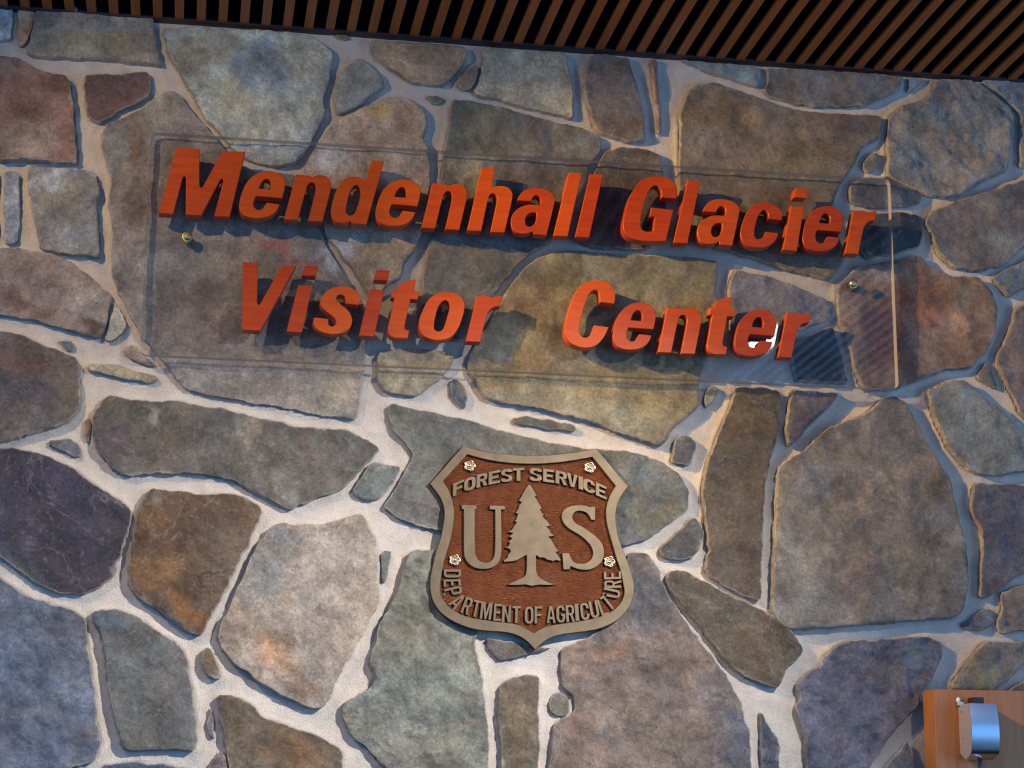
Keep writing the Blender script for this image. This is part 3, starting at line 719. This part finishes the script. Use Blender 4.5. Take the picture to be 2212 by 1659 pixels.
for i in range(-16, 112):
    o = obj('slat', sm, None, ceil); o.location = (xa + pitch*i - .0145, 0, 0)
obj('trim_1', box(bmesh.new(), x0w, x1w, -.037, .0, CEIL-.004, CEIL+.005), DARK, kind='structure')
floor = obj('floor', box(bmesh.new(), -8, 9, -12, .05, -.1, 0), FLOORM, kind='structure')

# ------------------------------------------------------------------ sign: clear panel with red letters
YP_BACK, YP_FRONT, YL = -.044, -.072, -.114
c1, c2, c3, c4 = (at(326, 283, YP_FRONT), at(1921, 389, YP_FRONT), at(1943, 838, YP_FRONT), at(302, 768, YP_FRONT))
sx0, sx1 = (c1.x+c4.x)/2, (c2.x+c3.x)/2; sz0, sz1 = (c3.z+c4.z)/2, (c1.z+c2.z)/2
sign = thing('sign', ((sx0+sx1)/2, 0, sz0), 'clear acrylic wall sign with orange-red raised letters on the stone wall', 'sign')
R_ = .02; lp = []
for (cx, cz, a0) in ((sx1-R_, sz1-R_, 0), (sx0+R_, sz1-R_, 90), (sx0+R_, sz0+R_, 180), (sx1-R_, sz0+R_, 270)):
    for j in range(7):
        an = math.radians(a0 + 15*j); lp.append((cx + R_*math.cos(an), cz + R_*math.sin(an)))
bm = extrude_shape([[lp]], YP_FRONT, YP_BACK)
pts, ed, fs = fill([lp]); vs = [bm.verts.new((p.x, YP_BACK, p.y)) for p in pts]
for f in fs: bm.faces.new([vs[i] for i in f])
bmesh.ops.remove_doubles(bm, verts=bm.verts, dist=1e-5); bmesh.ops.recalc_face_normals(bm, faces=bm.faces)
for f in bm.faces: f.material_index = 0 if abs(f.normal.y) > .8 else 1
me = bpy.data.meshes.new('panel'); bm.to_mesh(me); bm.free(); me.materials.append(CLEAR); me.materials.append(EDGE)
part('panel', me, None, sign, label='clear acrylic panel with rounded corners')

fr = {'A': (330, 300, 300/2212), 'B': (600, 320, 300/2212), 'C': (1000, 340, 300/2212), 'D': (1330, 360, 300/2212), 'E': (1610, 370, 300/2212),
      'F': (510, 550, 300/2212), 'G': (800, 560, 300/2212), 'H': (1200, 590, 300/2212),
      'J': (900, 940, 500/2212), 'K': (960, 1040, 380/2212), 'M': (910, 1210, 260/2212), 'N': (1130, 1210, 260/2212)}
def fp(f, x, y): ox, oy, s = fr[f]; return ox + x*s, oy + y*s
def trace(f, txt, y):
    """'x,y' corner, 'x,y~' smooth -> [(X, Z, smooth)]"""
    out = []
    for w in txt.split():
        s = w.endswith('~'); a, b = w.rstrip('~').split(','); p = at(*fp(f, float(a), float(b)), y); out.append((p.x, p.z, s))
    return out
GLYPH = {   # frame, anchor, outlines
 'M': ('A', (92, 1183), ['370,140 745,160 745,745 775,778~ 803,750 1110,190 1475,205 1225,1245 975,1235 1125,660 1100,628~ 1072,655 770,1222 525,1208 530,625 505,590~ 478,615 325,1198 92,1183']),
 'e': ('A', (1690, 1265), ['2060,945 2100,800~ 2108,690~ 2065,595~ 1965,530~ 1850,507~ 1700,535~ 1560,620~ 1460,760~ 1400,920~ 1375,1050~ 1390,1140~ 1450,1215~ 1560,1255~ 1700,1265~ 1850,1235~ 1950,1170~ 2005,1090~ 2022,1038 1820,1012 1785,1060~ 1750,1110~ 1690,1130~ 1630,1105~ 1605,1050~ 1612,975~ 1645,912',
       '1690,790 1725,700~ 1800,635~ 1858,650~ 1885,720~ 1870,805']),
 'n': ('B', (100, 1135), ['290,415 515,437 548,462 610,435~ 720,430~ 810,475~ 850,550~ 848,640~ 715,1170 483,1160 600,690~ 610,610~ 590,560~ 545,543~ 490,570~ 455,650~ 320,1145 100,1135']),
 'd': ('B', (1415, 1218), ['1500,187 1695,207 1415,1218 1180,1195 1160,1165 1100,1190~ 1010,1195~ 920,1170~ 865,1090~ 850,980~ 880,830~ 940,660~ 1030,520~ 1130,460~ 1230,453~ 1310,470~ 1385,500 1415,480',
       '1240,583~ 1290,600~ 1325,670~ 1310,800~ 1260,960~ 1210,1050~ 1145,1072~ 1095,1040~ 1090,950~ 1120,800~ 1170,660~']),
 'h': ('C', (68, 1165), ['305,148 515,158 460,475 540,458~ 640,453~ 740,490~ 790,570~ 785,680~ 665,1195 440,1190 540,720~ 545,630~ 490,572~ 435,590~ 402,670~ 295,1175 68,1165']),
 'a': ('C', (1335, 1240), ['870,685 890,620~ 960,540~ 1060,493~ 1200,487~ 1350,520~ 1440,590~ 1465,680~ 1440,810~ 1335,1240 1130,1222 1118,1180 1030,1210~ 930,1215~ 830,1180~ 775,1100~ 768,980~ 810,880~ 900,800~ 1020,755~ 1120,750~ 1222,760 1240,700~ 1230,630~ 1180,600~ 1120,625~ 1085,697',
       '1168,880 1180,930~ 1150,1040~ 1090,1095~ 1030,1095~ 995,1040~ 1005,950~ 1060,890~ 1120,878~']),
 'l': ('C', (1440, 1248), ['1690,240 1895,250 1670,1255 1440,1248']),
 'G': ('D', (800, 1187), ['735,490 965,508 985,400~ 970,320~ 920,240~ 830,175~ 680,150~ 530,165~ 400,230~ 290,360~ 210,520~ 160,700~ 125,860~ 120,970~ 150,1060~ 220,1120~ 340,1165~ 500,1190~ 800,1187 920,690 570,645 545,795 625,800 600,1022 540,1033~ 450,1020~ 400,960~ 395,860~ 430,680~ 490,480~ 560,340~ 640,297~ 700,330~ 730,400~']),
 'c': ('E', (240, 1218), ['365,760 580,780 595,700~ 560,610~ 470,530~ 330,490~ 200,500~ 90,570~ 15,680~ -45,830~ -75,970~ -60,1080~ 0,1160~ 110,1205~ 240,1218~ 360,1195~ 460,1130~ 510,1050~ 530,985 330,957 290,1040~ 220,1080~ 165,1060~ 145,990~ 165,850~ 215,700~ 290,617~ 345,640~ 370,700~']),
 'i': ('F', (800, 1225), ['990,480 1220,495 1045,1243 800,1225', '*', '1090,175 1310,185 1270,348 1050,335']),
 'r': ('G', (1520, 1310), ['1700,580 1890,585 1940,612 2010,590 2100,580 2065,750 1960,765~ 1890,830~ 1855,900~ 1750,1320 1520,1310']),
 'V': ('F', (100, 1200), ['105,120 350,130 335,760 355,805~ 388,775 735,160 960,175 380,1215 100,1200']),
 's': ('F', (1560, 1268), ['1745,780 1945,803 1980,740~ 1975,660~ 1920,580~ 1810,520~ 1690,505~ 1560,520~ 1440,580~ 1370,670~ 1340,760~ 1365,840~ 1440,910~ 1540,985~ 1595,1060~ 1580,1120~ 1530,1145~ 1475,1115~ 1465,1060~ 1475,1025 1245,1000 1225,1060~ 1240,1130~ 1300,1200~ 1420,1250~ 1560,1268~ 1700,1245~ 1810,1170~ 1850,1060~ 1830,960~ 1770,870~ 1680,800~ 1610,740~ 1590,690~ 1620,645~ 1680,635~ 1730,665~ 1745,720~']),
 't': ('G', (595, 1260), ['725,315 700,505 780,520 755,645 640,635 545,1060 552,1115 620,1135 595,1260 500,1258~ 380,1250~ 300,1200~ 278,1120~ 300,1010~ 385,620 335,610 355,490 420,480 470,390 560,350~']),
 'o': ('G', (1080, 1290), ['1230,523~ 1370,545~ 1470,630~ 1505,750~ 1470,920~ 1410,1080~ 1330,1200~ 1220,1270~ 1080,1290~ 930,1260~ 820,1190~ 778,1080~ 790,940~ 850,780~ 930,640~ 1050,550~ 1140,525~',
       '1200,650~ 1250,680~ 1270,760~ 1240,880~ 1190,1040~ 1140,1130~ 1080,1148~ 1025,1120~ 1020,1020~ 1050,860~ 1110,710~']),
 'C': ('H', (520, 1188), ['710,465 935,487 955,390~ 940,290~ 870,170~ 760,120~ 640,113~ 500,140~ 370,230~ 280,400~ 210,600~ 160,800~ 150,950~ 190,1060~ 270,1130~ 400,1180~ 520,1188~ 650,1150~ 760,1040~ 820,930~ 850,860 620,828 590,910~ 540,1000~ 470,1025~ 400,990~ 375,900~ 400,740~ 470,500~ 540,330~ 620,270~ 680,290~ 700,370~']),
}
def glyph_mesh(ch):
    f, anc, outs = GLYPH[ch]; a = at(*fp(f, *anc), YL)
    groups = [[]]
    for t in outs:
        if t == '*': groups.append([]); continue
        groups[-1].append([(p[0]-a.x, p[1]-a.z) for p in curve(trace(f, t, YL))])
    bm = extrude_shape(groups, YL, YP_FRONT - .0002, bevel=.0016)
    me = bpy.data.meshes.new('letter'); bm.to_mesh(me); bm.free(); me.materials.append(RED); return me, a
GM = {}
LET = [('M', None), ('e', None), ('n', None), ('d', None), ('e', (853.6, 488.6)), ('n', (910.9, 492.2)), ('h', None), ('a', None), ('l', None), ('l', (1242.1, 512.2)),
       ('G', None), ('l', (1454.8, 524.8)), ('a', (1582.3, 530.5)), ('c', None), ('i', (1691.4, 539.5)), ('e', (1774.5, 542.9)), ('r', (1825.6, 547.7)),
       ('V', None), ('i', None), ('s', None), ('i', (775.1, 725.0)), ('t', None), ('o', None), ('r', None),
       ('C', None), ('e', (1366.0, 755.7)), ('n', (1421.7, 761.2)), ('t', (1568.8, 765.9)), ('e', (1628.5, 769.7)), ('r', (1680.7, 771.7))]
for ch, px in LET:
    if ch not in GM: GM[ch] = glyph_mesh(ch)
    me, a = GM[ch]; p = a if px is None else at(*px, YL)
    o = obj('letter', me, None, sign, label='orange-red raised letter ' + ('capital ' if ch.isupper() else '') + ch)
    o.location = (p.x - sign.location.x, 0, p.z - sign.location.z)

def lathe(bm, c, prof, n=24, lobes=0, amp=0.0, axis='y'):
    """prof: (radius, y) from wall outwards; around the Y axis"""
    rings = []
    for r, y in prof:
        ring = []
        for i in range(n):
            an = 2*math.pi*i/n; rr = r*(1 + (amp*abs(math.cos(lobes*an/2)) - amp*.5 if lobes else 0))
            ring.append(bm.verts.new((c[0] + rr*math.cos(an), c[1] + y, c[2] + rr*math.sin(an))))
        rings.append(ring)
    for a, b in zip(rings, rings[1:]):
        for i in range(n): bm.faces.new((a[i], b[i], b[(i+1) % n], a[(i+1) % n]))
    bm.faces.new(rings[-1][::-1]); bm.faces.new(rings[0])
    bmesh.ops.recalc_face_normals(bm, faces=bm.faces); return bm
def smooth_sharp(me): smooth(me); me.set_sharp_from_angle(angle=math.radians(32))
for px, py in ((405, 510), (1844, 612)):
    p = at(px, py, -.078)
    e = bpy.data.objects.new('standoff_bolt', None); 
    bm = lathe(bmesh.new(), (p.x, 0, p.z), [(.0075, .006), (.0075, -.036), (.014, -.0365), (.014, -.0495), (.008, -.0497)], 20)
    for q in range(5): lathe(bm, (p.x, 0, p.z), [(.0075, -.006*q-.004), (.0105, -.006*q-.006), (.0075, -.006*q-.008)], 16)
    o = part('standoff_bolt', bm, BRASS, sign, label='brass standoff bolt through the panel'); smooth_sharp(o.data)
    bm = lathe(bmesh.new(), (p.x, 0, p.z), [(.0160, -.0722), (.0160, -.0740), (.014, -.0744), (.0125, -.0744), (.0125, -.080), (.0095, -.083), (.004, -.0835)], 6 if False else 20)
    c = part('bolt_head', bm, BRASS, o); smooth_sharp(c.data)
    c.data.transform(Matrix.Translation(sign.location*0))

# ------------------------------------------------------------------ shield emblem
YS0, YS1, YS2 = -.024, -.036, -.046       # back, field, raised faces
tip = at(1155, 1403, YS2)
shield = thing('shield_plaque', (tip.x, 0, tip.z), 'bronze shield plaque with a raised conifer below the lettered sign', 'plaque')
outer = (trace('J', '445,100 600,145~ 800,178~ 1050,193~ 1250,190~ 1450,172~ 1600,150~ 1718,127 2025,490 1970,560~ 1925,640~ 1905,740~ 1908,850~ 1930,980~ 1970,1090~ 2020,1220~ 2060,1340~ 2080,1450~', YS2)
       + trace('N', '2035,620~ 1990,780~ 1900,930~ 1760,1080~ 1580,1190~ 1380,1265~ 1150,1308~ 900,1340~ 700,1370~ 500,1430~ 350,1525~ 218,1645', YS2)
       + trace('M', '1980,1525~ 1850,1425~ 1670,1350~ 1450,1315~ 1200,1300~ 950,1262~ 700,1180~ 480,1060~ 330,930~ 220,760~ 168,560~ 165,350~', YS2)
       + trace('J', '145,1290~ 180,1130~ 230,980~ 258,830~ 265,730~ 245,640~ 200,560~ 125,465', YS2))
inner = (trace('J', '485,185 650,230~ 850,263~ 1050,275~ 1250,270~ 1450,250~ 1680,210 1900,485 1850,570~ 1815,680~ 1810,780~ 1830,900~ 1870,1040~ 1910,1180~ 1950,1300~ 1975,1430~', YS2)
       + trace('N', '1862,600~ 1810,750~ 1720,865~ 1590,965~ 1400,1040~ 1150,1100~ 900,1140~ 650,1175~ 450,1210~ 320,1265~ 200,1338', YS2)
       + trace('M', '1950,1270~ 1800,1190~ 1650,1160~ 1400,1130~ 1150,1095~ 900,1050~ 700,980~ 540,880~ 420,750~ 352,600~ 350,420~', YS2)
       + trace('J', '240,1330~ 265,1200~ 310,1050~ 345,900~ 360,760~ 350,650~ 310,530~ 255,440', YS2))
OUT, INN = curve(outer, .008), curve(inner, .008)
part('backplate', extrude_shape([[OUT]], YS1, YS0, .0), FIELD, shield, label='brown hammered field')
part('rim', extrude_shape([[OUT, INN]], YS2, YS0-.001, .0014), BRONZE, shield, label='raised bronze rim')
tree = trace('K', '1070,28 1110,80 1135,130 1168,182 1138,186 1165,230 1195,280 1232,346 1203,350 1225,390 1262,430 1235,434 1265,470 1300,500 1340,555 1288,570 1320,600 1345,650 1390,686 1312,696 1345,730 1380,790 1400,830 1448,878 1403,886 1430,930 1470,985 1455,1003 1400,990 1370,1006 1330,993 1290,985 1250,958 1200,960 1155,930 1155,1100 1170,1165~ 1200,1205~ 1260,1240~ 1390,1300 1300,1306 1200,1300 1100,1316 1020,1298 900,1306 790,1300 860,1265 950,1222~ 1010,1190~ 1030,1130~ 1035,928 970,960 930,985 880,1003 750,1014 745,990 790,960 800,920 832,880 818,850 760,832 800,815 822,780 805,760 850,712 810,702 835,672 862,648 800,640 850,600 880,550 907,513 883,500 905,470 925,408 888,400 925,345 945,285 970,264 935,240 965,190 1000,120 1040,60', YS2)
part('tree_emblem', extrude_shape([[curve(tree)]], YS2, YS1, .0012), BRONZE, shield, label='raised bronze conifer tree')
U = trace('K', '215,290 405,295 405,350 385,355 390,860~ 420,975~ 520,1020~ 600,985~ 632,890~ 637,357 567,352 567,298 765,305 763,355 715,358 718,900~ 690,1010~ 610,1080~ 500,1103~ 380,1085~ 290,1020~ 250,930~ 243,800~ 243,352 215,345', YS2)
part('letter', extrude_shape([[curve(U)]], YS2, YS1, .0012), BRONZE, shield, label='raised bronze slab-serif capital U')
Sg = trace('K', '1900,312 1897,485 1845,485 1822,435~ 1785,395~ 1700,370~ 1640,388~ 1610,440~ 1640,510~ 1740,570~ 1830,630~ 1920,700~ 1990,790~ 2010,900~ 1985,1000~ 1900,1080~ 1780,1115~ 1670,1100~ 1590,1068 1580,1108 1495,1110 1480,900 1570,895 1590,950~ 1630,1010~ 1720,1033~ 1820,1000~ 1868,920~ 1850,830~ 1780,740~ 1690,670~ 1560,590~ 1485,500~ 1475,410~ 1520,340~ 1620,302~ 1740,297~ 1830,318', YS2)
part('letter', extrude_shape([[curve(Sg)]], YS2, YS1, .0012), BRONZE, shield, label='raised bronze slab-serif capital S')

# block capitals, drawn in a unit box (x 0..1, y 0..1)
def block(ch, t, v):
    """ch outline(s); t = horizontal stroke width fraction, v = vertical stroke (height) fraction"""
    o = 1-t; b = 1-v; m0, m1 = .5-v/2, .5+v/2
    R = lambda *p: list(p)
    def rr(x0, y0, x1, y1, rx, ry, cs=(1, 1, 1, 1)):      # rounded rectangle, corners bl br tr tl
        out = []
        for (cx, cy, a0, on, px, py) in ((x0+rx, y0+ry, 180, cs[0], x0, y0), (x1-rx, y0+ry, 270, cs[1], x1, y0), (x1-rx, y1-ry, 0, cs[2], x1, y1), (x0+rx, y1-ry, 90, cs[3], x0, y1)):
            if on: out += [(cx+rx*math.cos(math.radians(a0+18*i)), cy+ry*math.sin(math.radians(a0+18*i))) for i in range(6)]
            else: out.append((px, py))
        return out
    if ch == 'I': return [[R((.5-t*.6, 0), (.5+t*.6, 0), (.5+t*.6, 1), (.5-t*.6, 1))]]
    if ch == 'L': return [[R((0, 0), (1, 0), (1, v), (t, v), (t, 1), (0, 1))]]
    if ch == 'E': return [[R((0, 0), (1, 0), (1, v), (t, v), (t, m0), (.85, m0), (.85, m1), (t, m1), (t, b), (1, b), (1, 1), (0, 1))]]
    if ch == 'F': return [[R((0, 0), (t, 0), (t, m0), (.85, m0), (.85, m1), (t, m1), (t, b), (1, b), (1, 1), (0, 1))]]
    if ch == 'T': return [[R((.5-t/2, 0), (.5+t/2, 0), (.5+t/2, b), (1, b), (1, 1), (0, 1), (0, b), (.5-t/2, b))]]
    if ch == 'N': return [[R((0, 0), (t, 0), (t, .62), (1-t, 0), (1, 0), (1, 1), (1-t, 1), (1-t, .38), (t, 1), (0, 1))]]
    if ch == 'M': return [[R((0, 0), (t*.75, 0), (t*.75, .7), (.42, 0), (.58, 0), (1-t*.75, .7), (1-t*.75, 0), (1, 0), (1, 1), (1-t*1.1, 1), (.5, .4), (t*1.1, 1), (0, 1))]]
    if ch == 'V': return [[R((.36, 0), (.64, 0), (1, 1), (1-t, 1), (.5, .3), (t, 1), (0, 1))]]
    if ch == 'A': return [[R((0, 0), (t*.9, 0), (t*.9+.05, .22), (1-t*.9-.05, .22), (1-t*.9, 0), (1, 0), (.68, 1), (.32, 1)), R((t+.06, .38), (1-t-.06, .38), (.5, .82))]]
    if ch == 'D': return [[rr(0, 0, 1, 1, .35, .25, (0, 1, 1, 0)), rr(t, v, o, b, .12, .1, (0, 1, 1, 0))]]
    if ch == 'O': return [[rr(0, 0, 1, 1, .45, .3), rr(t, v, o, b, .16, .16)]]
    if ch == 'U':
        out = rr(0, 0, 1, 1, .42, .28, (1, 1, 0, 0)); inn = rr(t, v, o, 1, .15, .15, (1, 1, 0, 0))
        return [[out[:12] + [(1, 1), (o, 1)] + inn[6:12][::-1] + inn[:6][::-1] + [(t, 1), (0, 1)]]]
    if ch == 'P': return [[R((0, 0), (t, 0), (t, .38)) + rr(0, .38, 1, 1, .35, .2, (0, 1, 1, 0))[1:], rr(t, .38+v*.8, o, b, .1, .06, (0, 1, 1, 0))]]
    if ch == 'R': return [[R((0, 0), (t, 0), (t, .4), (.45, .4), (1-t, 0), (1, 0), (.74, .44)) + rr(0, .42, .96, 1, .3, .2, (0, 1, 1, 0))[3:], rr(t, .42+v*.8, o-.02, b, .1, .06, (0, 1, 1, 0))]]
    if ch in 'CG':
        out = rr(0, 0, 1, 1, .45, .3); inn = rr(t, v, o, b, .15, .15)   # starts bl
        bl, br, tr, tl = out[:6], out[6:12], out[12:18], out[18:24]; ibl, ibr, itr, itl = inn[:6], inn[6:12], inn[12:18], inn[18:24]
        if ch == 'C': return [[bl + br + [(1, .36), (o, .36)] + ibr[::-1] + ibl[::-1] + itl[::-1] + itr[::-1] + [(o, .64), (1, .64)] + tr + tl]]
        return [[bl + br + [(1, .52), (.52, .52), (.52, .38), (o, .38)] + ibr[::-1] + ibl[::-1] + itl[::-1] + itr[::-1] + [(o, .68), (1, .68)] + tr + tl]]
    if ch == 'S':
        P = [(1, .70), (o, .70), (o, b-.06), (.5, b+.0), (t, b-.06), (t, .66), (.5, .56), (.93, .44), (1, .3), (1, .14), (.8, .02), (.5, 0), (.2, .02), (0, .14), (0, .31), (t, .31), (t, v+.04), (.5, v-.02), (o, v+.05), (o, .32), (.5, .43), (.08, .54), (0, .68), (0, .86), (.2, .98), (.5, 1), (.8, .98), (1, .86)]
        return [[P]]
def put_letter(ch, p0, right, up, mat, par, t=.3, v=.17, lab='small raised bronze letter '):
    """p0 lower-left pixel, right/up pixel vectors; built as a solid on the plaque"""
    g = []
    for grp in block(ch, t, v):
        loops = []
        for lp in grp:
            L = []
            for x, y in lp:
                q = at(p0[0] + right[0]*x + up[0]*y, p0[1] + right[1]*x + up[1]*y, YS2); L.append((q.x, q.z))
            loops.append(L)
        g.append(loops)
    part('letter', extrude_shape(g, YS2+.0005, YS1, .0008), mat, par, label=lab + ch)
arc = lambda x: 1038.5 + .00138*(x-1137)**2
for ch, xa_, xb_ in (('F', 978, 1003), ('O', 1002, 1028), ('R', 1029, 1054), ('E', 1055, 1081), ('S', 1082, 1107), ('T', 1107, 1133),
                     ('S', 1144, 1171), ('E', 1173, 1198), ('R', 1200, 1226), ('V', 1224, 1249), ('I', 1249, 1261), ('C', 1260, 1286), ('E', 1287, 1311)):
    ya, yb = arc(xa_), arc(xb_)
    put_letter(ch, (xa_, ya), (xb_-xa_, yb-ya), ((.5 if xa_ < 1137 else 0), -29), BRONZE, shield, t=(.75 if ch == 'I' else .34), v=.22)
low = [('D', 'M', 575, 245, 1, 0, 155), ('E', 'M', 570, 420, 1, -.02, 140), ('P', 'M', 590, 570, .96, -.24, 150), ('A', 'M', 660, 765, .74, -.67, 175), ('R', 'M', 845, 840, .36, -.93, 160),
       ('T', 'M', 1010, 890, .22, -.97, 150), ('M', 'M', 1195, 930, .12, -.99, 215), ('E', 'M', 1405, 960, .07, -1, 150), ('N', 'M', 1568, 985, .05, -1, 170), ('T', 'M', 1750, 1000, .03, -1, 160),
       ('O', 'M', 1985, 1010, 0, -1, 165), ('F', 'N', 285, 1005, 0, -1, 150), ('A', 'N', 515, 1000, -.02, -1, 170), ('G', 'N', 693, 990, -.04, -1, 165), ('R', 'N', 868, 980, -.07, -1, 165),
       ('I', 'N', 990, 960, -.09, -1, 90), ('C', 'N', 1135, 940, -.12, -.99, 165), ('U', 'N', 1308, 905, -.2, -.98, 165), ('L', 'N', 1470, 862, -.32, -.95, 150), ('T', 'N', 1560, 775, -.62, -.78, 150),
       ('U', 'N', 1630, 605, -.98, -.2, 160), ('R', 'N', 1650, 437, -1, 0, 150), ('E', 'N', 1645, 280, -1, .04, 145)]
for ch, f, cx, cy, ux, uy, w in low:
    s = fr[f][2]; l = math.hypot(ux, uy); ux /= l; uy /= l; hh = 320*s; ww = w*s
    r = (-uy*ww, ux*ww); u = (ux*hh, uy*hh); c0 = fp(f, cx, cy)
    put_letter(ch, (c0[0]-r[0]/2-u[0]/2, c0[1]-r[1]/2-u[1]/2), r, u, BRONZE, shield, t=(.7 if ch == 'I' else .32), v=.15)
for px, py in ((1014.8, 1006.2), (1274.1, 1010), (982.5, 1209.7), (1316.4, 1213.5)):
    p = at(px, py, YS1-.004)
    bm = lathe(bmesh.new(), (p.x, YS1, p.z), [(.015, .002), (.0180, -.003), (.0180, -.0065), (.0150, -.0090), (.0110, -.0075), (.0085, -.0035), (.0080, -.0030), (.0070, -.0065), (.0050, -.0100), (.0020, -.0112)], 50, 5, .26)
    o = part('rosette_screw', bm, POLISHED, shield, label='polished rosette-headed screw'); smooth(o.data)

# ------------------------------------------------------------------ wooden panel and steel fixture, lower right
YB = -.140
p = at(2015.5, 1488.5, YB); bx, bz = p.x, p.z
bm = box(bmesh.new(), bx, bx+1.3, YB, -.046, bz-.9, bz)
bmesh.ops.bevel(bm, geom=[e for e in bm.edges], offset=.005, segments=3, affect='EDGES')
board = obj('wood_panel', bm, WOOD, label='thick honey-coloured wooden panel at the lower right of the stone wall', cat='panel')
YF = YB - .088
pa, pb = at(2092.5, 1519, YF), at(2152, 1519, YF); pe = at(2110, 1640, YF)
fx0, fx1, fz1, fz0 = pa.x, pb.x, pa.z, pe.z
fixt = thing('wall_fixture', ((fx0+fx1)/2, YB, fz0), 'small curved steel box with a white button, fixed to the wooden panel', 'fixture')
prof = []
hgt = fz1 - fz0
for i in range(25):          # bowed steel front seen in section (depth, height)
    s = i/24; zz = fz1 - hgt*s
    yy = YF - .014*math.sin(math.pi*min(1, s*1.02)) + (.045*max(0, (s-.86)/.14)**2)
    prof.append((yy, zz))
bm = bmesh.new()
rows = [[bm.verts.new((fx0, y, z)), bm.verts.new((fx1, y, z))] for y, z in prof]
for a_, b_ in zip(rows, rows[1:]): bm.faces.new((a_[0], b_[0], b_[1], a_[1]))
rows2 = [[bm.verts.new((fx0, y+.0025, z)), bm.verts.new((fx1, y+.0025, z))] for y, z in prof]
for a_, b_ in zip(rows2, rows2[1:]): bm.faces.new((a_[0], a_[1], b_[1], b_[0]))
for ra, rb in ((rows, rows2),):
    for k_ in (0, 1):
        for i in range(24):
            q = (ra[i][k_], ra[i+1][k_], rb[i+1][k_], rb[i][k_]); bm.faces.new(q if k_ else q[::-1])
    bm.faces.new((ra[0][0], ra[0][1], rb[0][1], rb[0][0])); bm.faces.new((ra[-1][0], rb[-1][0], rb[-1][1], ra[-1][1]))
bmesh.ops.recalc_face_normals(bm, faces=bm.faces)
o = part('steel_cover', bm, STEEL, fixt, label='bowed brushed steel front')
smooth(o.data); o.data.set_sharp_from_angle(angle=math.radians(35))
bm = bmesh.new()
lp = [(fx0+.001, y+.0026, z) for y, z in prof] ; lp = lp + [(fx0+.001, YB-.0005, fz0+.02), (fx0+.001, YB-.0005, fz1)]
va = [bm.verts.new(v) for v in lp]; vb = [bm.verts.new((fx1-.001, v[1], v[2])) for v in lp]
bm.faces.new(va); bm.faces.new(vb[::-1]); n_ = len(va)
for i in range(n_): bm.faces.new((va[i], vb[i], vb[(i+1) % n_], va[(i+1) % n_]))
bmesh.ops.recalc_face_normals(bm, faces=bm.faces)
part('housing', bm, SIDE, fixt, label='grey enamelled housing behind the steel front')
for dz in (.022, .105):
    bm = lathe(bmesh.new(), (0, 0, 0), [(.0022, .002), (.0022, -.001), (.001, -.0014)], 12)
    bmesh.ops.rotate(bm, verts=bm.verts, matrix=Matrix.Rotation(math.radians(-90), 3, 'Z'))
    bmesh.ops.translate(bm, verts=bm.verts, vec=(fx0+.0008, YF+.06, fz1-dz))
    part('screw', bm, DARK, fixt)
tb = at(2117, 1650, YF+.03); bm = bmesh.new()
bmesh.ops.create_cone(bm, segments=20, radius1=.0065, radius2=.0065, depth=.30, cap_ends=True)
bmesh.ops.translate(bm, verts=bm.verts, vec=(tb.x, YF+.03, fz0+.012-.15)); o = part('tube', bm, STEEL, fixt, label='thin steel tube'); smooth(o.data)
kp = at(2070.5, 1513, YF+.08); bm = bmesh.new()
bmesh.ops.create_uvsphere(bm, u_segments=20, v_segments=12, radius=.0075)
bmesh.ops.scale(bm, verts=bm.verts, vec=(1, 1, 1.35)); bmesh.ops.translate(bm, verts=bm.verts, vec=(kp.x, YF+.08, kp.z))
o = part('button', bm, WHITE, fixt, label='white plastic button'); smooth(o.data)
q = at(2066, 1519, YF+.08)
part('button_arm', box(bmesh.new(), q.x, q.x+.03, YF+.072, YF+.086, fz1-.002, q.z+.004), POLISHED, fixt)
d0, d1 = at(2098, 1507, YF+.05), at(2120, 1519, YF+.05)
bm = box(bmesh.new(), d0.x, d1.x, YF+.03, YF+.078, fz1-.001, d0.z); bmesh.ops.bevel(bm, geom=bm.edges, offset=.002, segments=1)
part('bracket', bm, DARK, fixt, label='dark top bracket')

# ------------------------------------------------------------------ ceiling lamp reflected in the panel
lamp = thing('ceiling_lamp', (LB.x, LB.y, CEIL-.02), 'small louvred warm ceiling lamp hung beneath the slats', 'lamp')
EM = Mat('lamp_glow'); EM.b.inputs['Emission Color'].default_value = (1, .88, .72, 1); EM.b.inputs['Emission Strength'].default_value = 60; EM.b.inputs['Base Color'].default_value = (.8, .8, .8, 1)
hx, hz = .055, .11
bm = bmesh.new()
LX, LY, LZ = 0, 0, 0
def lamp_box(x0, x1, y0, y1, z0, z1): return box(bmesh.new(), LB.x+x0, LB.x+x1, LB.y+y0, LB.y+y1, CEIL+z0, CEIL+z1)
part('housing', lamp_box(-.08, .08, -.24, .24, -.012, .0), DARK, lamp)
for j in range(9):
    part('glowing_cell', lamp_box(-.065, .065, -.225+.050*j, -.184+.050*j, -.016, -.0115), EM.m, lamp)
